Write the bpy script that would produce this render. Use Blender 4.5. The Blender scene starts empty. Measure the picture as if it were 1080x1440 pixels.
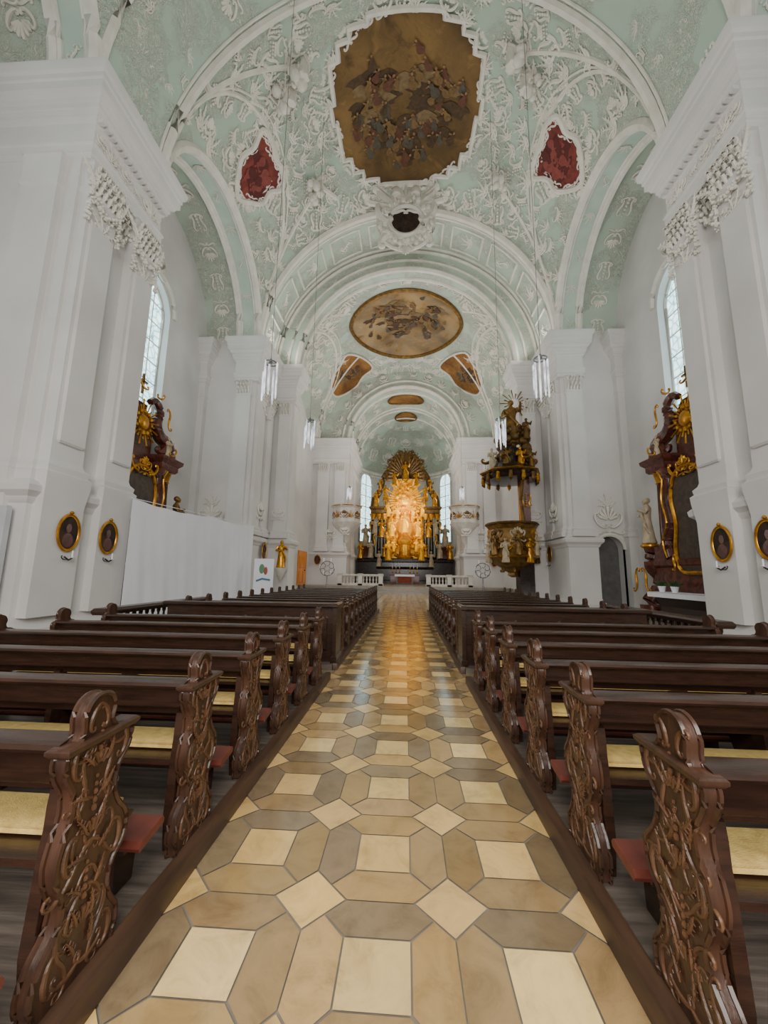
import bpy, bmesh, math, random
from math import sin, cos, pi, sqrt, radians, atan2
from mathutils import Vector, Matrix
random.seed(11)
C = bpy.context.scene.collection
ORG = {}
V = Vector
def lin(r, g, b):
    f = lambda c: (c/255/12.92 if c/255 <= .04045 else ((c/255+.055)/1.055)**2.4)
    return (f(r), f(g), f(b), 1)
# ------------------------------------------------------------------ materials
def nt(name):
    m = bpy.data.materials.new(name); m.use_nodes = True
    n = m.node_tree.nodes; l = m.node_tree.links
    return m, n, l, n['Principled BSDF']
def ramp(n, stops, interp='LINEAR'):
    r = n.new('ShaderNodeValToRGB'); e = r.color_ramp.elements; r.color_ramp.interpolation = interp
    while len(e) < len(stops): e.new(.5)
    for k, (p, c) in enumerate(stops):
        e[k].position = p; e[k].color = c
    return r
def coords(n, l, stretch):
    t = n.new('ShaderNodeTexCoord'); mp = n.new('ShaderNodeMapping')
    mp.inputs['Scale'].default_value = stretch
    l.new(t.outputs['Object'], mp.inputs['Vector']); return mp.outputs['Vector']
def noise(n, l, vec, scale, detail=4, dist=0., rough=.5):
    t = n.new('ShaderNodeTexNoise'); t.inputs['Scale'].default_value = scale; t.inputs['Detail'].default_value = detail
    t.inputs['Distortion'].default_value = dist; t.inputs['Roughness'].default_value = rough
    l.new(vec, t.inputs['Vector']); return t.outputs['Fac']
def bump(n, l, h, b, strength, dist):
    k = n.new('ShaderNodeBump'); k.inputs['Strength'].default_value = strength; k.inputs['Distance'].default_value = dist
    l.new(h, k.inputs['Height']); l.new(k.outputs['Normal'], b.inputs['Normal'])
def M(name, c1, c2=None, rough=.6, metal=0., scale=3., stretch=(1,1,1), bmp=0., bscale=20., dist=0., emit=0., coat=0.):
    m, n, l, b = nt(name); c1 = lin(*c1); c2 = lin(*c2) if c2 else tuple(x*.8 for x in c1[:3])+(1,)
    vec = coords(n, l, stretch)
    r = ramp(n, [(.3, c1), (.7, c2)]); l.new(noise(n, l, vec, scale, 5, dist), r.inputs['Fac'])
    l.new(r.outputs['Color'], b.inputs['Base Color'])
    b.inputs['Roughness'].default_value = rough; b.inputs['Metallic'].default_value = metal
    if coat: b.inputs['Coat Weight'].default_value = coat; b.inputs['Coat Roughness'].default_value = .15
    if bmp: bump(n, l, noise(n, l, vec, bscale, 4), b, bmp, .02)
    if emit:
        l.new(r.outputs['Color'], b.inputs['Emission Color']); b.inputs['Emission Strength'].default_value = emit
    return m
plaster = M('plaster', (224,221,219), (209,206,204), .75, scale=.5, bmp=.15, bscale=6)
plaster2 = M('stucco_white', (236,232,223), (217,213,202), .7, scale=2, bmp=.2, bscale=9)
mint = M('mint_plaster', (180,201,187), (197,211,199), .75, scale=1.2, bmp=.2, bscale=6)
cream = M('cream_cartouche', (212,198,186), (196,182,170), .75, scale=2)
stone = M('grey_stone', (158,148,134), (132,124,112), .3, scale=2)
whitestone = M('white_stone', (222,217,208), (194,188,178), .5, scale=2)
ivory = M('ivory_figure', (206,192,164), (164,144,112), .5, scale=3)
pewwood = M('pew_wood', (58,37,27), (37,24,18), .27, scale=4, stretch=(1,6,6), bmp=.08, bscale=14)
carvewood = M('carved_wood', (108,75,51), (76,51,35), .38, scale=9, bmp=.2, bscale=40)
endwood = M('pew_end_wood', (76,50,36), (49,32,24), .34, scale=6, stretch=(3,3,1), bmp=.1, bscale=20)
deck = M('platform_wood', (114,103,94), (71,63,57), .5, scale=3, stretch=(.6,7,3), bmp=.15, bscale=8)
curbwood = M('curb_wood', (90,66,50), (61,45,36), .4, scale=3, stretch=(6,.7,3))
cushion_m = M('yellow_cushion', (210,180,108), (182,150,84), .9, scale=20, bmp=.3, bscale=120)
redpad = M('red_leather', (122,60,48), (96,46,37), .4, scale=8)
gold = M('gold', (224,166,54), (162,106,28), .3, .7, scale=5, bmp=.25, bscale=10)
goldb = M('bright_gold', (255,202,46), (238,164,20), .32, .3, scale=5, bmp=.25, bscale=10)
oldgold = M('old_gold', (150,112,50), (88,66,33), .4, .5, scale=4, bmp=.3, bscale=10)
crowngold = M('dark_crown_gold', (124,92,44), (68,50,27), .45, .45, scale=4, bmp=.3, bscale=10)
darkmar = M('dark_marble', (54,39,33), (32,24,22), .2, scale=2, dist=2)
redmar = M('red_marble', (114,59,45), (60,33,28), .25, scale=2.5, dist=2)
darkpaint = M('dark_paint', (40,32,26), (84,62,44), .5, scale=3, dist=1.5)
iron = M('pale_wire', (120,120,120), (100,100,100), .5, .3)
dkiron = M('dark_iron', (60,58,58), (44,42,42), .5, .6)
silver = M('silver', (150,152,156), (100,102,106), .3, .8)
cloth = M('white_cloth', (248,248,255), (241,241,250), .9, scale=.8, bmp=.2, bscale=2)
woodorange = M('warm_wood', (250,158,48), (206,118,34), .4, scale=3, stretch=(1,1,.3))
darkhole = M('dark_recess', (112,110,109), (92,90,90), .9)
glowglass = M('lit_glass', (246,248,255), (120,126,140), .08, emit=1.2, scale=9, stretch=(1,1,.35))
leaf_m = M('leaf_green', (58,92,40), (36,64,30), .6)
redcloth = M('red_fabric', (150,60,36), (110,44,28), .8)
blue_m = M('blue_print', (86,140,170), (80,120,150), .6)
green_m = M('green_print', (110,160,120), (96,140,104), .6)
red_m = M('red_print', (180,90,76), (160,80,66), .6)
grey_m = M('grey_metal', (196,198,202), (184,186,190), .5)
skin_p = M('fresco_flesh', (156,120,84), (124,92,64), .85, scale=4)
robe_d = M('fresco_dark_robe', (66,50,35), (90,70,48), .85, scale=4, dist=1.5)
robe_o = M('fresco_ochre_robe', (132,103,63), (100,77,49), .85, scale=4, dist=1.5)
robe_r = M('fresco_red_robe', (110,70,52), (86,57,44), .85, scale=4, dist=1.5)
robe_b = M('fresco_blue_robe', (92,86,74), (76,70,58), .85, scale=4, dist=1.5)
cloudp = M('fresco_cloud', (138,116,83), (110,90,62), .85, scale=2, dist=1.5)
red_l = M('cartouche_light_red', (144,74,66), (118,56,51), .85, scale=3, dist=1.5)
red_d = M('cartouche_dark_red', (96,40,38), (80,33,33), .85, scale=3, dist=1.5)
def fresco(name, cols, scale, dist=.9):
    m, n, l, b = nt(name); vec = coords(n, l, (1,1,1))
    k = len(cols); r = ramp(n, [(.27+.46*i/(k-1), lin(*c)) for i, c in enumerate(cols)])
    l.new(noise(n, l, vec, scale, 8, dist, .62), r.inputs['Fac'])
    r2 = ramp(n, [(.35, (.5,.47,.43,1)), (.65, (1.2,1.15,1.05,1))]); l.new(noise(n, l, vec, scale*.35, 3, .6), r2.inputs['Fac'])
    mx = n.new('ShaderNodeMix'); mx.data_type = 'RGBA'; mx.blend_type = 'MULTIPLY'; mx.inputs[0].default_value = 1
    l.new(r.outputs['Color'], mx.inputs[6]); l.new(r2.outputs['Color'], mx.inputs[7])
    l.new(mx.outputs[2], b.inputs['Base Color']); b.inputs['Roughness'].default_value = .8
    return m
fres1 = fresco('fresco_paint', [(80,61,38),(108,84,50),(128,101,60),(118,94,58),(146,115,70),(160,128,77)], .8)
fres2 = fresco('fresco_paint_light', [(104,84,58),(144,117,76),(164,136,94),(146,132,110),(178,148,104),(156,116,75)], .8)
fresred = fresco('fresco_red', [(90,36,36),(116,50,46),(134,64,57),(104,40,40)], 1.6, 1.4)
fresor = fresco('fresco_orange', [(112,78,40),(156,112,56),(132,92,46),(178,132,72)], 1.3, 1.4)
portrait = fresco('portrait_paint', [(24,20,18),(44,34,30),(70,50,42),(50,30,27)], 4)
def stucco(name, green, white, sc, d=.07):
    m, n, l, b = nt(name); vec = coords(n, l, (1,1,1))
    w, g = (1,1,1,1), (0,0,0,1)
    r = ramp(n, [(.40,g),(.43,w),(.46,w),(.48,g),(.53,g),(.55,w),(.585,w),(.61,g)])
    l.new(noise(n, l, vec, sc, 5, 1.3, .6), r.inputs['Fac'])
    r2 = ramp(n, [(.42,(0,0,0,1)),(.54,(1,1,1,1))]); l.new(noise(n, l, vec, .5, 2), r2.inputs['Fac'])
    mlt = n.new('ShaderNodeMath'); mlt.operation = 'MULTIPLY'
    l.new(r.outputs['Color'], mlt.inputs[0]); l.new(r2.outputs['Color'], mlt.inputs[1])
    mx = n.new('ShaderNodeMix'); mx.data_type = 'RGBA'; mx.inputs[6].default_value = lin(*green); mx.inputs[7].default_value = lin(*white)
    l.new(mlt.outputs[0], mx.inputs[0]); l.new(mx.outputs[2], b.inputs['Base Color'])
    b.inputs['Roughness'].default_value = .75
    bump(n, l, mlt.outputs[0], b, .8, d); return m
vaultm = stucco('vault_stucco', (178,198,183), (226,223,212), 3.4, .05)
vaultw = stucco('vault_stucco_pale', (186,203,188), (228,224,213), 3.2, .05)
def window_mat():
    m, n, l, b = nt('window_glass'); vec = coords(n, l, (1,1,1))
    v = n.new('ShaderNodeTexVoronoi'); v.feature = 'DISTANCE_TO_EDGE'; v.inputs['Scale'].default_value = 2.6; l.new(vec, v.inputs['Vector'])
    r = ramp(n, [(.0,(.12,.22,.25,1)),(.06,(.5,.78,.84,1)),(.3,(.78,1,1,1))]); l.new(v.outputs['Distance'], r.inputs['Fac'])
    l.new(r.outputs['Color'], b.inputs['Base Color']); l.new(r.outputs['Color'], b.inputs['Emission Color'])
    b.inputs['Emission Strength'].default_value = 2.6; b.inputs['Roughness'].default_value = .3
    return m
winm = window_mat()
def tile_mat():
    m, n, l, b = nt('floor_tiles'); vec = coords(n, l, (1,1,1))
    a = n.new('ShaderNodeVertexColor'); a.layer_name = 'tile'
    r = ramp(n, [(.28,(.64,.61,.57,1)),(.5,(.95,.94,.92,1)),(.72,(1.15,1.12,1.06,1))]); l.new(noise(n, l, vec, 4, 8, .9, .7), r.inputs['Fac'])
    mx = n.new('ShaderNodeMix'); mx.data_type = 'RGBA'; mx.blend_type = 'MULTIPLY'; mx.inputs[0].default_value = 1
    l.new(a.outputs['Color'], mx.inputs[6]); l.new(r.outputs['Color'], mx.inputs[7]); l.new(mx.outputs[2], b.inputs['Base Color'])
    rr = ramp(n, [(.3,(.12,.12,.12,1)),(.7,(.22,.22,.22,1))]); l.new(noise(n, l, vec, 3, 5), rr.inputs['Fac']); l.new(rr.outputs['Color'], b.inputs['Roughness'])
    b.inputs['Specular IOR Level'].default_value = 1.0
    bump(n, l, noise(n, l, vec, 12, 5), b, .025, .02); return m
tilem = tile_mat()
# ------------------------------------------------------------------ mesh builder
class MB:
    def __init__(s): s.v = []; s.f = []
    def grid(s, rows, closed=False):
        b = len(s.v); n = len(rows[0])
        for r in rows: s.v += [(p[0], p[1], p[2]) for p in r]
        for i in range(len(rows)-1):
            for j in range(n if closed else n-1):
                k = (j+1) % n
                s.f.append((b+i*n+j, b+i*n+k, b+(i+1)*n+k, b+(i+1)*n+j))
        return b
    def rings(s, rows, caps=True):
        b = s.grid(rows, True); n = len(rows[0])
        if caps:
            s.f.append(tuple(range(b+n-1, b-1, -1))); e = b+n*(len(rows)-1); s.f.append(tuple(range(e, e+n)))
        return s
    def rectloft(s, x0, x1, y0, y1, prof):
        return s.rings([[(x0-o,y0-o,z),(x1+o,y0-o,z),(x1+o,y1+o,z),(x0-o,y1+o,z)] for o, z in prof])
    def box(s, x0, x1, y0, y1, z0, z1):
        return s.rectloft(min(x0,x1), max(x0,x1), min(y0,y1), max(y0,y1), [(0,z0),(0,z1)])
    def tube(s, pts, r, n=6, closed=False, ref=None):
        pts = [V(p) for p in pts]; N = len(pts); rows = []
        for i, p in enumerate(pts):
            a = pts[(i-1) % N] if (i or closed) else p; c = pts[(i+1) % N] if (i < N-1 or closed) else p
            t = (c-a)
            if t.length < 1e-7: t = V((0,0,1))
            t.normalize(); rf = ref or (V((0,0,1)) if abs(t.z) < .95 else V((1,0,0)))
            sd = t.cross(rf)
            if sd.length < 1e-5: sd = t.cross(V((.3,.8,.5)))
            sd.normalize(); up = sd.cross(t); q = r[i] if isinstance(r, (list, tuple)) else r
            rows.append([p + (sd*cos(2*pi*k/n) + up*sin(2*pi*k/n))*q for k in range(n)])
        if closed: rows.append(rows[0]); s.grid(rows, True)
        else: s.rings(rows)
        return s
    def lathe(s, prof, c, n=20, sx=1, sy=1, mod=None, a0=0):
        rows = []
        for r, z in prof:
            ring = []
            for k in range(n):
                a = a0+2*pi*k/n; q = r*(mod(a, z) if mod else 1)
                ring.append((c[0]+q*cos(a)*sx, c[1]+q*sin(a)*sy, c[2]+z))
            rows.append(ring)
        return s.rings(rows)
    def ball(s, c, r, nu=8, nv=5):
        if not isinstance(r, (tuple, list)): r = (r, r, r)
        rows = []
        for i in range(nv+1):
            t = -pi/2 + pi*i/nv; w = max(cos(t), .02)
            rows.append([(c[0]+r[0]*w*cos(2*pi*k/nu), c[1]+r[1]*w*sin(2*pi*k/nu), c[2]+r[2]*sin(t)) for k in range(nu)])
        return s.rings(rows)
    def prism(s, out, f, w0, w1):
        n = len(out); b = len(s.v)
        for w in (w0, w1): s.v += [tuple(f(u, v, w)) for u, v in out]
        s.f.append(tuple(range(b, b+n))); s.f.append(tuple(range(b+2*n-1, b+n-1, -1)))
        for i in range(n):
            j = (i+1) % n; s.f.append((b+i, b+j, b+n+j, b+n+i))
        return s
    def add(s, o):
        b = len(s.v); s.v += o.v; s.f += [tuple(i+b for i in f) for f in o.f]
    def build(s, name, mat, parent=None, ang=40, label=None, extra=()):
        n0 = len(s.f); marks = []
        for k, (m_, o_) in enumerate(extra): marks.append((len(s.f), len(s.f)+len(o_.f), k+1)); s.add(o_)
        me = bpy.data.meshes.new(name); o0 = ORG.get(parent, V((0,0,0)))
        me.from_pydata([(p[0]-o0.x, p[1]-o0.y, p[2]-o0.z) for p in s.v], [], s.f)
        bm = bmesh.new(); bm.from_mesh(me); bmesh.ops.recalc_face_normals(bm, faces=bm.faces); bm.to_mesh(me); bm.free()
        me.shade_smooth(); me.set_sharp_from_angle(angle=radians(ang))
        me.materials.append(mat)
        for m_, o_ in extra: me.materials.append(m_)
        for a, b, k in marks:
            for i in range(a, b): me.polygons[i].material_index = k
        o = bpy.data.objects.new(name, me); C.objects.link(o)
        if parent: o.parent = parent; ORG[o] = o0
        if label: o['label'] = label
        return o
def thing(name, label, cat, loc=(0,0,0), group=None):
    o = bpy.data.objects.new(name, None); C.objects.link(o); o.location = loc; o.empty_display_size = .2
    o['label'] = label; o['category'] = cat; ORG[o] = V(loc)
    if group: o['group'] = group
    return o
def tag(o, label, cat, group=None):
    o['label'] = label; o['category'] = cat
    if group: o['group'] = group
    return o
def struct(mb, name, mat, parent=None, ang=40):
    o = mb.build(name, mat, parent, ang)
    if not parent: o['kind'] = 'structure'
    return o
def copy_tree(o, parent=None):
    ch = list(o.children); c = o.copy(); C.objects.link(c)
    if parent: c.parent = parent
    for k in ch: copy_tree(k, c)
    return c
def smooth(pts, k=4, closed=True):
    out = []; n = len(pts)
    for i in range(n if closed else n-1):
        p = [V((*pts[(i+j) % n], 0)) if closed else V((*pts[min(max(i+j,0),n-1)], 0)) for j in (-1,0,1,2)]
        for q in range(k):
            t = q/k
            a = .5*(2*p[1]+(p[2]-p[0])*t+(2*p[0]-5*p[1]+4*p[2]-p[3])*t*t+(-p[0]+3*p[1]-3*p[2]+p[3])*t**3)
            out.append((a.x, a.y))
    return out
# ------------------------------------------------------------------ rocaille ornaments
def mkscroll(anti, a=2., b=40., n=13):
    out = []
    for sg in (-1, 1):
        x = y = 0.; h = 0.; ds = .5/n; half = []
        for i in range(n):
            sm = (i+.5)/n; k = (a+b*sm**3)*(sg if anti else 1)*sg
            h += k*ds*.5*1.0; x += cos(h)*ds*sg; y += sin(h)*ds*sg; h += k*ds*.5
            half.append((x, y, sg*(i+1)/n))
        out = half[::-1] if sg == -1 else out+[(0,0,0)]+half
    return out
SCR = {'C': mkscroll(False), 'S': mkscroll(True)}
IDENT = lambda q: q
class Fr:
    def __init__(s, o, e1, e2, pj=IDENT, rs=1.):
        s.o = V(o); s.e1 = V(e1).normalized(); s.e2 = V(e2).normalized(); s.n = s.e1.cross(s.e2).normalized(); s.pj = pj; s.rs = rs
    def P(s, u, v, h=0): return s.pj(s.o+s.e1*u+s.e2*v)+s.n*h
    def rot(s, a): return Fr(s.o, s.e1*cos(a)+s.e2*sin(a), s.e2*cos(a)-s.e1*sin(a), s.pj, s.rs)
def sc(mb, fr, k, cx, cy, L, rot=0, flip=1, r=.03, h=0, n=5):
    pts = []; rr = []
    for x, y, t in SCR[k]:
        X = (x*cos(rot)-y*sin(rot))*flip; Y = x*sin(rot)+y*cos(rot)
        pts.append(fr.P(cx+L*X, cy+L*Y, h)); rr.append(fr.rs*r*(1.15-.65*abs(t)))
    mb.tube(pts, rr, n, ref=fr.n)
def leafrow(mb, fr, p0, p1, k, r, h=0):
    for i in range(k):
        t = i/(k-1); u = p0[0]+(p1[0]-p0[0])*t; v = p0[1]+(p1[1]-p0[1])*t
        mb.ball(fr.P(u, v, h), fr.rs*r*(1-.4*t), 6, 4)
def frond(mb, fr, u, v, a, l, w):
    # a leaf: curved midrib with short side lobes
    c_, s_ = cos(a), sin(a); pts = []
    for i in range(5):
        t = i/4; x = l*t; y = .25*l*t*t; pts.append((u+x*c_-y*s_, v+x*s_+y*c_))
    mb.tube([fr.P(x, y, .01) for x, y in pts], [w*.5, w, w*.9, w*.6, w*.25], 5, ref=fr.n)
    for i in (1,2,3):
        x, y = pts[i]
        for f in (-1,1):
            b = a+f*.95; q = l*.28*(1-.15*i)
            mb.tube([fr.P(x, y, .01), fr.P(x+q*cos(b), y+q*sin(b), .01)], [w*.6, w*.3], 4, ref=fr.n)
def orn(mb, fr, z, kind):
    if kind == 'shell':
        for i in range(7):
            a = radians(-66+22*i); l = z*(.5-.05*abs(i-3))
            mb.tube([fr.P(sin(a)*l*q, cos(a)*l*q) for q in (.15,.5,.85,1)], [fr.rs*z*w for w in (.02,.045,.065,.03)], 5, ref=fr.n)
        for f in (-1, 1):
            sc(mb, fr, 'C', f*.36*z, -.1*z, 1.1*z, .9, f, z*.05); sc(mb, fr, 'S', f*.25*z, -.42*z, .8*z, -.5, f, z*.04)
    elif kind == 'ess':
        for f in (-1, 1):
            sc(mb, fr, 'S', f*.28*z, .05*z, 1.3*z, 1.1, f, z*.05); sc(mb, fr, 'C', f*.2*z, -.4*z, .8*z, .3, f, z*.04)
        leafrow(mb, fr, (0,-.35*z), (0,.5*z), 6, z*.08)
    elif kind == 'leaf':
        sc(mb, fr, 'S', 0, 0, 1.6*z, .8, 1, z*.045); sc(mb, fr, 'C', .25*z, .25*z, .9*z, 2.4, 1, z*.04)
        for i in range(7): leafrow(mb, fr, ((i-3)*.13*z, (i-3)*.12*z), ((i-3)*.13*z+.1*z, (i-3)*.12*z-.17*z), 3, z*.05)
    elif kind == 'frond':
        for i in range(5): frond(mb, fr, 0, -.3*z, radians(90+38*(i-2)), z*(.85-.1*abs(i-2)), fr.rs*z*.04)
        for f in (-1,1): sc(mb, fr, 'C', f*.22*z, -.35*z, .8*z, .6, f, z*.04)
    elif kind == 'cee':
        sc(mb, fr, 'C', 0, 0, 1.5*z, 0, 1, z*.05); sc(mb, fr, 'C', 0, -.12*z, 1.0*z, 0, 1, z*.035)
        for i in range(5): leafrow(mb, fr, ((i-2)*.12*z, -.12*z), ((i-2)*.2*z, -.4*z), 3, z*.055)
def patch(mb, fr, out, k=7, h=0, ou=0, ov=0):
    mb.grid([[fr.P(ou+u*(i+.02)/(k+.02), ov+v*(i+.02)/(k+.02), h) for u, v in out] for i in range(k+1)], True)
def dens(out, step=.3):
    r = []
    for i in range(len(out)):
        a, b = out[i], out[(i+1) % len(out)]; d = math.hypot(b[0]-a[0], b[1]-a[1]); k = max(1, int(d/step))
        r += [(a[0]+(b[0]-a[0])*j/k, a[1]+(b[1]-a[1])*j/k) for j in range(k)]
    return r
class Vault:
    def __init__(s, c, a): s.c = V(c); s.a = a
    def z(s, x, y): return s.c.z+s.a[2]*sqrt(max(0, 1-(x/s.a[0])**2-((y-s.c.y)/s.a[1])**2))
    def pj(s, q):
        d = q-s.c; t = 1/sqrt((d.x/s.a[0])**2+(d.y/s.a[1])**2+(d.z/s.a[2])**2); return s.c+d*t*.996
    def pt(s, x, y): return s.pj(V((x, y, s.z(x, y))))
    def fr(s, x, y, up=None, rs=1.):
        o = V((x, y, s.z(x, y))); d = o-s.c; n = -V((d.x/s.a[0]**2, d.y/s.a[1]**2, d.z/s.a[2]**2)).normalized()
        up = V(up) if up else V((-x, s.c.y-y, 0))
        e2 = (up-n*up.dot(n)); e2 = e2.normalized() if e2.length > .01 else V((0,1,0))
        return Fr(o, e2.cross(n), e2, s.pj, rs)
def xr(s, a, b): return (min(s*a, s*b), max(s*a, s*b))
SP = 14.9
# ------------------------------------------------------------------ floor
mb = MB(); mb.box(-13,13,-5,52,-.2,-.012); struct(mb, 'floor_slab', stone)
mb = MB(); cols = []
p, sq, dd = .74, .32, .19
def shrink(poly, k=.007):
    cx = sum(q[0] for q in poly)/len(poly); cy = sum(q[1] for q in poly)/len(poly); out = []
    for x, y in poly:
        d = math.hypot(x-cx, y-cy); out.append((cx+(x-cx)*(1-k/d), cy+(y-cy)*(1-k/d)))
    return out
def tile(poly, c):
    b = len(mb.v); mb.v += [(x, y, 0) for x, y in shrink(poly)]; mb.f.append(tuple(range(b, b+len(poly)))); cols.append(c)
def shade(c, v=.15):
    k = 1+random.uniform(-v, v); return (c[0]*k, c[1]*k, c[2]*k*random.uniform(.9,1.08), 1)
LIGHT, DIA = lin(234,202,138), lin(218,182,118)
HEX = [lin(156,129,90), lin(172,143,98), lin(130,111,84), lin(188,155,104), lin(144,125,96)]
h2 = sq/2; m1 = p/2-dd/2; m2 = p/2-dd
for j in range(-3, 43):
    for i in range(-2, 3):
        cx, cy = i*p, 1.97+j*p
        tile([(cx+a*h2, cy+b*h2) for a, b in ((-1,-1),(1,-1),(1,1),(-1,1))], shade(LIGHT if random.random() < .8 else DIA))
        tile([(cx+p/2+a*dd, cy+p/2+b*dd) for a, b in ((-1,0),(0,-1),(1,0),(0,1))], shade(DIA))
        hx = [(-h2,h2),(h2,h2),(m1,m1),(m2,p/2),(-m2,p/2),(-m1,m1)]
        for q in range(4):
            c_, s_ = (1,0,-1,0)[q], (0,1,0,-1)[q]
            tile([(cx+x*c_-y*s_, cy+x*s_+y*c_) for x, y in hx], shade(random.choice(HEX)))
fl = struct(mb, 'floor', tilem)
ca = fl.data.color_attributes.new('tile', 'FLOAT_COLOR', 'CORNER')
for pl in fl.data.polygons:
    for li in pl.loop_indices: ca.data[li].color = cols[pl.index]
# pew platforms
for s, side in ((-1,'left'),(1,'right')):
    for (a, b, w) in ((-1.5,6.6,'near'),(7.2,18.4,'far')):
        mb = MB(); mb.box(*xr(s,1.16,4.75), a, b, 0, .1); o = struct(mb, 'floor_platform_%s_%s' % (side, w), deck)
        mb = MB(); mb.rectloft(*xr(s,1.08,1.17), a, b, [(0,0),(0,.1),(-.01,.115)]); struct(mb, 'trim_platform_edge', curbwood, o)
# ------------------------------------------------------------------ piers, walls
PED = [(.32,0),(.32,.35),(.26,.42),(.2,.5),(.14,.62),(.14,3.15),(.2,3.22),(.22,3.3),(.34,3.42),(.36,3.55),(.3,3.62),(.16,3.72)]
BASE = [(.16,3.72),(.17,3.92),(.1,3.98),(.12,4.1),(.03,4.2),(0,4.3)]
ENT = [(0,12.4),(.06,12.42),(.06,12.6),(.1,12.62),(.1,12.8),(.14,12.84),(.14,12.9),(.05,12.92),(.05,13.55),(.1,13.6),(.12,13.68),(.16,13.7),(.18,13.82),(.22,13.85),(.22,13.98),(.3,14.03),(.34,14.15),(.42,14.2),(.42,14.42),(.46,14.46),(.46,14.6),(.52,14.65),(.56,14.8),(.56,14.9),(0,14.9)]
FULL = PED+BASE+ENT
PIL = BASE+[(0,11.5),(.04,11.55),(.04,11.65),(0,11.7),(.03,12.4),(.08,12.42)]
def pilcap(mb, fr, w, z=1.0):
    n = max(4, int(round(w*6)))
    for lv in range(3):
        m_ = n-(lv % 2)
        for i in range(m_):
            u = -w/2+w*(i+.5)/m_; v = lv*.22; k = .9+.15*lv
            mb.tube([fr.P(u, v, .01), fr.P(u, v+.14, .05), fr.P(u, v+.25, .1*k), fr.P(u, v+.28, .17*k), fr.P(u, v+.22, .2*k)], [.03,.05,.045,.035,.015], 5, ref=fr.n)
            for f in (-1,1): mb.tube([fr.P(u, v+.08, .03), fr.P(u+f*.06, v+.16, .07*k), fr.P(u+f*.075, v+.13, .1*k)], [.025,.028,.012], 4, ref=fr.n)
    for f in (-1, 1): sc(mb, fr, 'C', f*w*.42, .72, .6, 2.2, f, .035, .12); sc(mb, fr, 'C', f*w*.14, .72, .4, 2.2, f, .025, .12)
    orn(mb, Fr(fr.P(0,.66,.1), fr.e1, fr.e2), .35, 'shell')
def garland(mb, a, b, sag, r, k=14):
    a, b = V(a), V(b)
    for i in range(k+1):
        t = i/k; q = a.lerp(b, t)-V((0,0,sag*4*t*(1-t)))
        for _ in range(4): mb.ball(q+V((random.uniform(-r,r), random.uniform(-r,r), random.uniform(-r,r)))*.8, r*random.uniform(.3,.65), 6, 4)
def arc(f, r, a0=0, a1=pi, n=36): return [f(r*cos(a0+(a1-a0)*i/n), r*sin(a0+(a1-a0)*i/n)) for i in range(n+1)]
def soffitY(mb, r, y0, y1, n=40, cz=SP): mb.grid([arc(lambda a, b: (a, y, cz+b), r, n=n) for y in (y0, y1)])
def annulusY(mb, r0, r1, y, n=40): mb.grid([arc(lambda a, b: (a, y, SP+b), r, n=n) for r in (r0, r1)])
def archwall(mb, f, u0, u1, z0, z1, ua, ub, zs, zp, n=20):
    r = (ub-ua)/2; c = (ua+ub)/2
    def q(a, b, c_, d): mb.grid([[f(a, c_, 0), f(b, c_, 0)], [f(a, d, 0), f(b, d, 0)]])
    q(u0, ua, z0, z1); q(ub, u1, z0, z1)
    if zs > z0: q(ua, ub, z0, zs)
    A = [(c-r*cos(pi*i/n), zp+r*sin(pi*i/n)) for i in range(n+1)]
    mb.grid([[f(u, v, 0) for u, v in A], [f(u, z1, 0) for u, v in A]])
    return [(ua, zs)]+A+[(ub, zs)]
nwin = 0
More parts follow.
